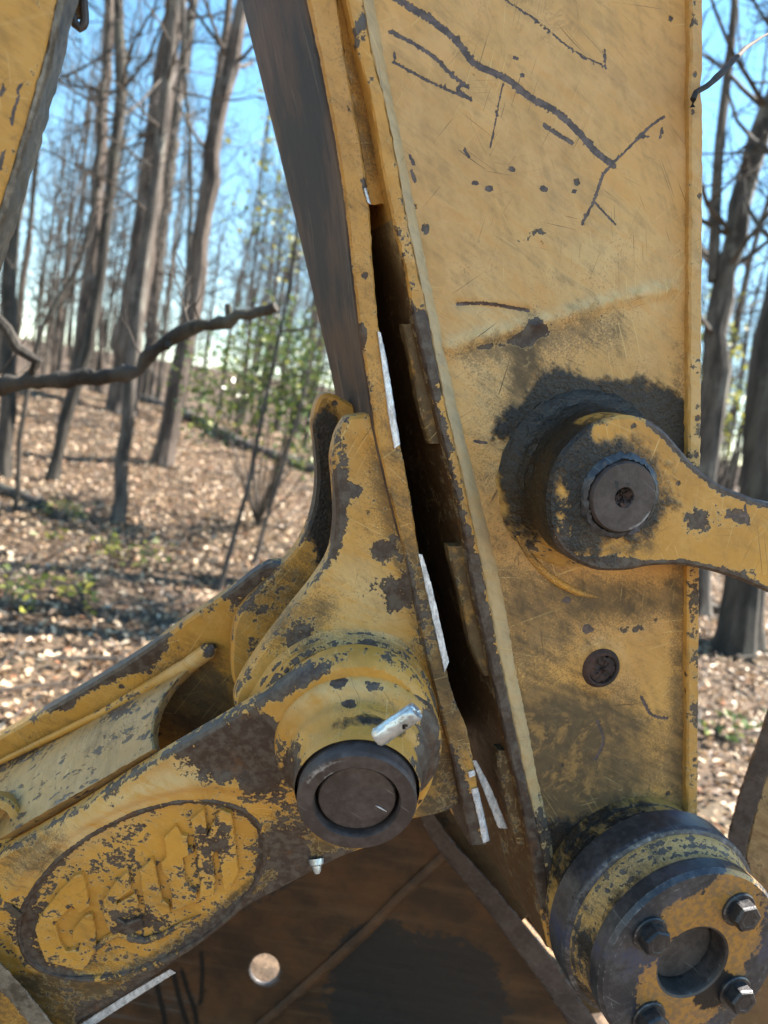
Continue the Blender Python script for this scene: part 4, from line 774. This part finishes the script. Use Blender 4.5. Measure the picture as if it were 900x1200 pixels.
ac = Acc(); r = np.random.RandomState(77)
for i in range(900):
    y_ = 2.4+12*r.uniform()**.8; x_ = r.uniform(-1, 1)*(1+.62*y_); a = r.uniform(0, 6.28); ln = r.uniform(.15, .9); d_ = np.array([math.cos(a), math.sin(a), 0])
    P = [np.array([x_, y_, 0])+d_*ln*(t-.5)+np.array([r.normal(0, .02), r.normal(0, .02), 0]) for t in (0, .35, .7, 1)]
    for p_ in P: p_[2] = ground_z(p_[0], p_[1])+r.uniform(.02, .07)
    V, F = tube(P, np.linspace(r.uniform(.004, .012), .002, 4), 4); ac.add(V, F)
tag(ac.build('twig_litter', M['twig'], smooth=False), 'thin broken twigs scattered over the fallen leaves', 'twigs', kind='stuff')

def branchset(acc, base, d, ln, rad, lvl, r, sides=3):
    n = 5 if lvl > 1 else 4
    P = [np.asarray(base, float)]; d = np.asarray(d, float)/np.linalg.norm(d)
    for i in range(n):
        d = d+r.normal(0, .16, 3)+np.array([0, 0, .06]); d /= np.linalg.norm(d); P.append(P[-1]+d*ln/n)
    rr = np.linspace(rad, rad*.30, n+1); V, F = tube(P, rr, sides if lvl < 3 else 5); acc.add(V, F)
    if lvl <= 0: return
    k = (0, 4, 4, 4)[lvl]
    for _ in range(k):
        i = r.randint(1, n+1); t = np.cross(d, r.normal(0, 1, 3)); t /= np.linalg.norm(t)+1e-9
        branchset(acc, P[i], P[i]-P[i-1]+t*ln/n*r.uniform(.6, 1.2), ln*r.uniform(.35, .62), rr[i]*.62, lvl-1, r)
def make_tree(name, label, path, rads, mat, seed, group=None, nb=14, start=.35, blen=.22, lvl=3, sides=10, fork=None, cat='tree', brmat=None):
    """path: world points of the trunk from the root up."""
    r = np.random.RandomState(seed); path = np.asarray(path, float); o = path[0].copy()
    t = thing(name, label, cat, loc=o.tolist(), group=group)
    p = catmull(list(path-o), False, .35); q = np.linspace(0, 1, len(p)); rd = np.interp(q, np.linspace(0, 1, len(rads)), rads)
    p[1:-1] += r.normal(0, .012, p[1:-1].shape)*(rd[1:-1, None]/.1+.3)
    rd = rd*(1+.06*r.normal(0, 1, len(rd))); rd[0] *= 1.35
    ac = Acc(); V, F = tube(p, rd, sides); ac.add(V, F)
    for fk in (fork or []):
        fp = catmull([np.asarray(x)-o for x in fk[0]], False, .35); V, F = tube(fp, np.linspace(fk[1], fk[2], len(fp)), 8); ac.add(V, F)
    ac.build('trunk', mat, t)
    H = np.linalg.norm(p[-1]-p[0]); ac = Acc()
    for _ in range(nb):
        i = int(len(p)*r.uniform(start, .98)); i = min(i, len(p)-1); a = r.uniform(0, 2*math.pi)
        branchset(ac, p[i], [math.cos(a), math.sin(a), r.uniform(.1, .9)], H*blen*r.uniform(.5, 1.2)*(1.25-i/len(p)), min(.03, max(.006, rd[i]*.30)), lvl, r)
    if ac.n: ac.build('branches', brmat or M['twig'], t)
    return t
def pxpath(pts, D=None, extra=None):
    if D is None: p0, D = hit_ground(*pts[0])
    W = [at(u, v, D) for u, v in pts]; W[0][2] = min(W[0][2], ground_z(W[0][0], W[0][1]))-.05
    if extra: d = W[-1]-W[-2]; d /= np.linalg.norm(d); W.append(W[-1]+d*extra)
    return W, D
def wood(label, pts, wpx, mat, seed, D=None, extra=4, **k):
    W, D = pxpath(pts, D, extra); r0 = .33*wpx[0]/F_PX*D; r1 = .35*wpx[1]/F_PX*D
    return make_tree(k.pop('name', 'bare_tree'), label, W, [r0, (r0+r1)/2, r1, r1*.5], mat, seed, **k)
wood('slim dark trunk rooted midway up the leafy slope, behind the broken branch tip', [(137, 612), (150, 500), (158, 400), (170, 300), (190, 150), (205, 0)], (24, 15), M['bark'], 11, nb=22)
wood('thin dark trunk with crooked limbs near the left, foot on the leaves', [(60, 565), (78, 490), (100, 410), (118, 320), (128, 230), (142, 140), (140, 0)], (21, 17), M['bark_dark'], 12, nb=30, start=.4, blen=.3)
wood('thickest brown trunk in the left gap, standing on the crest', [(143, 487), (150, 400), (165, 300), (185, 150), (205, 0)], (52, 34), M['bark_pine'], 13, nb=10, start=.6)
wood('grey tall trunk just right of the thickest one, with lit edge', [(172, 470), (178, 380), (190, 270), (207, 130), (226, 0)], (26, 20), M['bark'], 14, nb=16)
wood('sunlit trunk leaning right, closest to the brown steel face', [(190, 545), (205, 470), (222, 380), (240, 250), (262, 110), (284, 0)], (34, 24), M['bark_pine'], 15, nb=16)
wood('blurred reddish trunk between the thin crooked one and the thickest', [(85, 470), (98, 380), (112, 250), (122, 110), (128, 0)], (22, 16), M['bark_pine'], 16, nb=12)
wood('shaded trunk at the far left edge, half cut off by the frame', [(4, 560), (10, 430), (14, 300), (30, 150), (45, 0)], (26, 20), M['bark_dark'], 17, nb=12)
wood('slender sapling leaning right beside the evergreen shrub', [(255, 692), (290, 570), (315, 450), (338, 330), (360, 200)], (10, 5), M['bark'], 18, nb=16, start=.3, blen=.25, extra=1)
wood('short thin sapling just right of the slender leaning one', [(296, 662), (318, 590), (340, 520), (372, 400)], (8, 4), M['bark'], 19, nb=10, start=.3, blen=.3, extra=1)
wood('bent twiggy sapling crossing in front of the far left trunks', [(18, 600), (30, 470), (52, 380), (92, 310), (110, 250), (120, 120)], (9, 5), M['bark_dark'], 20, nb=22, start=.3, blen=.35, extra=1)
wood('thin straight stem between the thickest trunk and the leaning sunlit one', [(205, 520), (214, 400), (224, 200), (216, 80), (214, -20)], (9, 6), M['bark_dark'], 24, nb=14)
W, D = pxpath([(872, 760), (885, 640), (905, 520), (935, 380), (970, 200), (1000, 0)], None, 4)
make_tree('bare_tree', 'blurred wide trunk low on the right, under the steel link', W, [.5*44/F_PX*D, .5*36/F_PX*D, .4*28/F_PX*D], M['bark_dark'], 21, nb=12)
W, D = pxpath([(828, 640), (832, 480), (848, 320), (866, 240), (892, 160), (930, 60)], 7.5, 4)
make_tree('bare_tree', 'forked grey tree leaning right behind the upper right plate edge', W, [.5*32/F_PX*D, .5*27/F_PX*D, .5*20/F_PX*D, .05], M['bark'], 22, nb=24, start=.3, blen=.25,
          fork=[([at(836, 330, D), at(838, 260, D), at(843, 170, D), at(856, 60, D), at(866, -60, D)], .5*15/F_PX*D, .5*8/F_PX*D)])
W, D = pxpath([(884, 640), (890, 520), (905, 400), (930, 250), (970, 50)], 6.2, 4)
make_tree('bare_tree', 'dark thick trunk at the right frame edge above the link', W, [.5*42/F_PX*D, .5*36/F_PX*D, .5*24/F_PX*D, .05], M['bark_dark'], 23, nb=18, start=.3)
# background trees: six grown kinds copied through the wood
protos = []
kinds = (('bark', .06, 11), ('bark_pine', .09, 13), ('bark_dark', .045, 9), ('bark', .022, 7), ('bark_dark', .045, 12), ('bark', .028, 8))
spots = []
for i in range(74):
    for _ in range(40):
        D = RS.uniform(12, 34); u = RS.choice([RS.uniform(-40, 430), RS.uniform(790, 960)], p=[.72, .28])
        p = CAM+ray(u, 500)*D
        if all((p[0]-q[0])**2+(p[1]-q[1])**2 > .6 for q in spots): break
    spots.append(p)
spots.sort(key=lambda p: p[1])
kd = ['slim grey far-off tree among many on the hill', 'tall reddish far-off trunk among many on the hill', 'thin dark far-off tree among many on the hill', 'small grey far-off sapling among many on the hill', 'dark branchy far-off tree among many on the hill', 'pale young far-off tree among many on the hill']
for i, p in enumerate(spots):
    k = i % 6; g = float(ground_z(p[0], p[1]))-.05
    if i < 6:
        mt, rd, H = kinds[k]; r = np.random.RandomState(40+k)
        W = [(p[0]+r.normal(0, .12)*t+.0, p[1]+r.normal(0, .12)*t, g+H*t) for t in np.linspace(0, 1, 6)]
        o = make_tree('far_tree', kd[k], W, [rd, rd*.7, rd*.25], M[mt], 60+k, group='bare trees in the far wood', nb=(30, 18, 32, 24, 36, 28)[k], start=.18 if k != 1 else .45, blen=(.22, .16, .26, .28, .26, .26)[k], lvl=3, sides=7); protos.append(o)
    else:
        o = protos[k].copy(); COL.objects.link(o); o.location = (p[0], p[1], g); s_ = RS.uniform(.75, 1.25); o.scale = (s_, s_, s_*RS.uniform(.9, 1.1)); o.rotation_euler = (RS.normal(0, .03), RS.normal(0, .05), RS.uniform(0, 6.28))
        for ch in protos[k].children: c_ = ch.copy(); COL.objects.link(c_); c_.parent = o
# distant mass of trunks closing the wood
ac = Acc(); r = np.random.RandomState(5)
for i in range(380):
    a = r.uniform(-.75, .75); D = r.uniform(26, 80); x, y = math.sin(a)*D, math.cos(a)*D; g = float(ground_z(x, y)); H = r.uniform(7, 15)
    P = [np.array([x+r.normal(0, .25)*t, y, g-.2+H*t]) for t in (0, .35, .7, 1)]; V, F = tube(P, [r.uniform(.05, .12), .06, .04, .015], 5); ac.add(V, F)
    for _ in range(12):
        t = r.uniform(.08, 1); an = r.uniform(0, 6.28); branchset(ac, P[0]+(P[3]-P[0])*t, [math.cos(an), math.sin(an), .6], r.uniform(1, 2.6), .03, 1, r)
tag(ac.build('far_woods', M['twig'], smooth=False), 'distant mass of bare woodland closing off the view behind the slope', 'woods', kind='stuff')
# evergreen shrub
def shrub(name, label, cat, pts, n, size, spread, mat, seed, group=None):
    r = np.random.RandomState(seed); o = np.array(pts[0][:3]); o[2] = ground_z(o[0], o[1])
    t = thing(name, label, cat, loc=o.tolist(), group=group); ac = Acc(); P = []
    for q in pts:
        q = np.array(q); st_ = catmull([np.zeros(3), (q-o)*.5+r.normal(0, .08, 3), q-o], False, .15); V, F = tube(st_, np.linspace(.014, .004, len(st_)), 5); ac.add(V, F)
        for _ in range(n):
            P.append(q-o+r.normal(0, spread, 3)*np.array([1, 1, .8]))
    ac.build('stems', M['twig'], t)
    V, F, tn = leaves(np.array(P), size, .25, seed); mk('leaves', V, F, mat, t, {'tone': tn}, smooth=False); return t
shrub('evergreen_shrub', 'glossy green shrub glinting in the sun beside the brown steel face', 'shrub', [at(u, v, 7.6+.4*math.sin(u)) for u, v in ((330, 420), (300, 400), (265, 420), (350, 480), (370, 440), (375, 500), (330, 380), (290, 450), (240, 450), (360, 400), (300, 480), (250, 490), (345, 440), (320, 450), (355, 530))], 140, .075, .17, M['green'], 3)
shrub('evergreen_shrub', 'yellow-green leafy shrub behind the right plate edge, above the link', 'shrub', [at(u, v, 8.5+.3*math.sin(u)) for u, v in ((840, 440), (855, 480), (845, 400), (870, 510), (885, 470), (835, 360))], 60, .08, .2, M['moss'], 4)
shrub('pine_sapling', 'pale green feathery young pine high in the left gap', 'tree', [at(u, v, 12) for u, v in ((320, 190), (335, 230), (345, 270), (340, 310), (310, 260), (330, 160))], 40, .12, .28, M['moss'], 5)
for lb, (u, v), sd_ in (('green and yellow weed clump in the leaves, lower left of the saplings', (130, 652), 6), ('small dull green weed clump on the leaves near the thumb', (45, 700), 7), ('green weed clump on the leaves right of the plate', (848, 880), 8)):
    p, D = hit_ground(u, v); r = np.random.RandomState(sd_)
    shrub('weed_clump', lb, 'plant', [p+np.array([r.normal(0, .22), r.normal(0, .15), .08]) for _ in range(5)], 18, .065, .07, M['moss'] if sd_ != 8 else M['green'], sd_)
# logs and fallen branches
def log_(name, label, cat, pts, rad, mat, seed, Ds=None, stubs=()):
    r = np.random.RandomState(seed); W = []
    for i, q in enumerate(pts):
        if Ds: W.append(at(*q, Ds[i]))
        else:
            p, D = hit_ground(*q)
            if p is None: p = at(*q, 13.5); p[2] = min(p[2], ground_z(p[0], p[1])+.02)
            W.append(p+np.array([0, 0, rad[min(i, len(rad)-1)]*.6]))
    o = W[0].copy(); t = thing(name, label, cat, loc=o.tolist()); p = catmull([x-o for x in W], False, .03); rr = np.interp(np.linspace(0, 1, len(p)), np.linspace(0, 1, len(rad)), rad)*(1+(.05 if rad[0] < .01 else .14)*r.normal(0, 1, len(p)))
    V, F = tube(p+r.normal(0, .004 if rad[0] > .01 else .0003, p.shape), rr, 12); F = F+[tuple(range(12))[::-1], tuple(len(V)-12+j for j in range(12))]
    mk('stem', V, F, mat, t)
    if name == 'broken_branch':
        ac = Acc()
        for _ in range(9):
            i = r.randint(int(len(p)*.45), len(p)-2); a = r.uniform(0, 6.28); branchset(ac, p[i], [math.cos(a)*.6, .3*math.sin(a), r.uniform(.2, 1)], r.uniform(.08, .32), .004, 1, r, 4)
        ac.build('twigs', M['twig'], t)
    for s_, rad_ in stubs:
        V, F = tube([np.array(x)-o for x in s_], np.linspace(rad_, rad_*.8, len(s_)), 8); F = F+[tuple(len(V)-8+j for j in range(8))]; mk('stub', V, F, mat, t)
    return t
log_('broken_branch', 'dark broken branch reaching across the left gap, snapped at its tip', 'branch', [(-330, 640), (-120, 470), (0, 452), (27, 447), (89, 443), (147, 437), (169, 423), (200, 397), (235, 383), (267, 376), (300, 366), (325, 359)], [.036, .034, .032, .030, .028, .028, .030, .030, .026, .024, .020, .015], M['bark_dark'], 2, Ds=[3.2, 2.5, 2.4, 2.4, 2.4, 2.4, 2.4, 2.38, 2.36, 2.35, 2.34, 2.33],
     stubs=[([at(268, 374, 2.35), at(267, 356, 2.34)], .012), ([at(30, 446, 2.4), at(44, 424, 2.38), at(20, 408, 2.36), at(8, 385, 2.34), at(-14, 362, 2.33)], .02), ([at(200, 396, 2.38), at(196, 408, 2.36)], .012)])
log_('fallen_log', 'long pale fallen log along the crest behind the saplings', 'log', [(150, 462), (220, 492), (290, 528), (370, 556)], [.09, .11, .10, .09], M['bark'], 4)
log_('fallen_log', 'mossy dark log lying at the left edge of the slope', 'log', [(-60, 560), (20, 585), (75, 612)], [.07, .06, .05], M['bark_dark'], 5)
log_('fallen_log', 'pale cut log end lying on the leaves right of the plate', 'log', [(828, 712), (880, 734)], [.05, .045], M['bark'], 6)
log_('fallen_branch', 'dark curved branch hooked over the upper right plate edge', 'branch', [(812, 126), (812, 116), (815, 108), (828, 101), (845, 86), (880, 52), (940, 18)], [.0030, .0036, .0040, .0028, .0016, .0017, .0018], M['bark_very_dark'], 8, Ds=[.862, .858, .862, .88, .93, 1.05, 1.25])
p, D = hit_ground(75, 608); shrub('moss_patch', 'bright yellow-green moss on the dark log at the left', 'moss', [p+np.array([dx, .0, .10]) for dx in (-.12, 0, .12)], 60, .035, .05, M['moss'], 12)
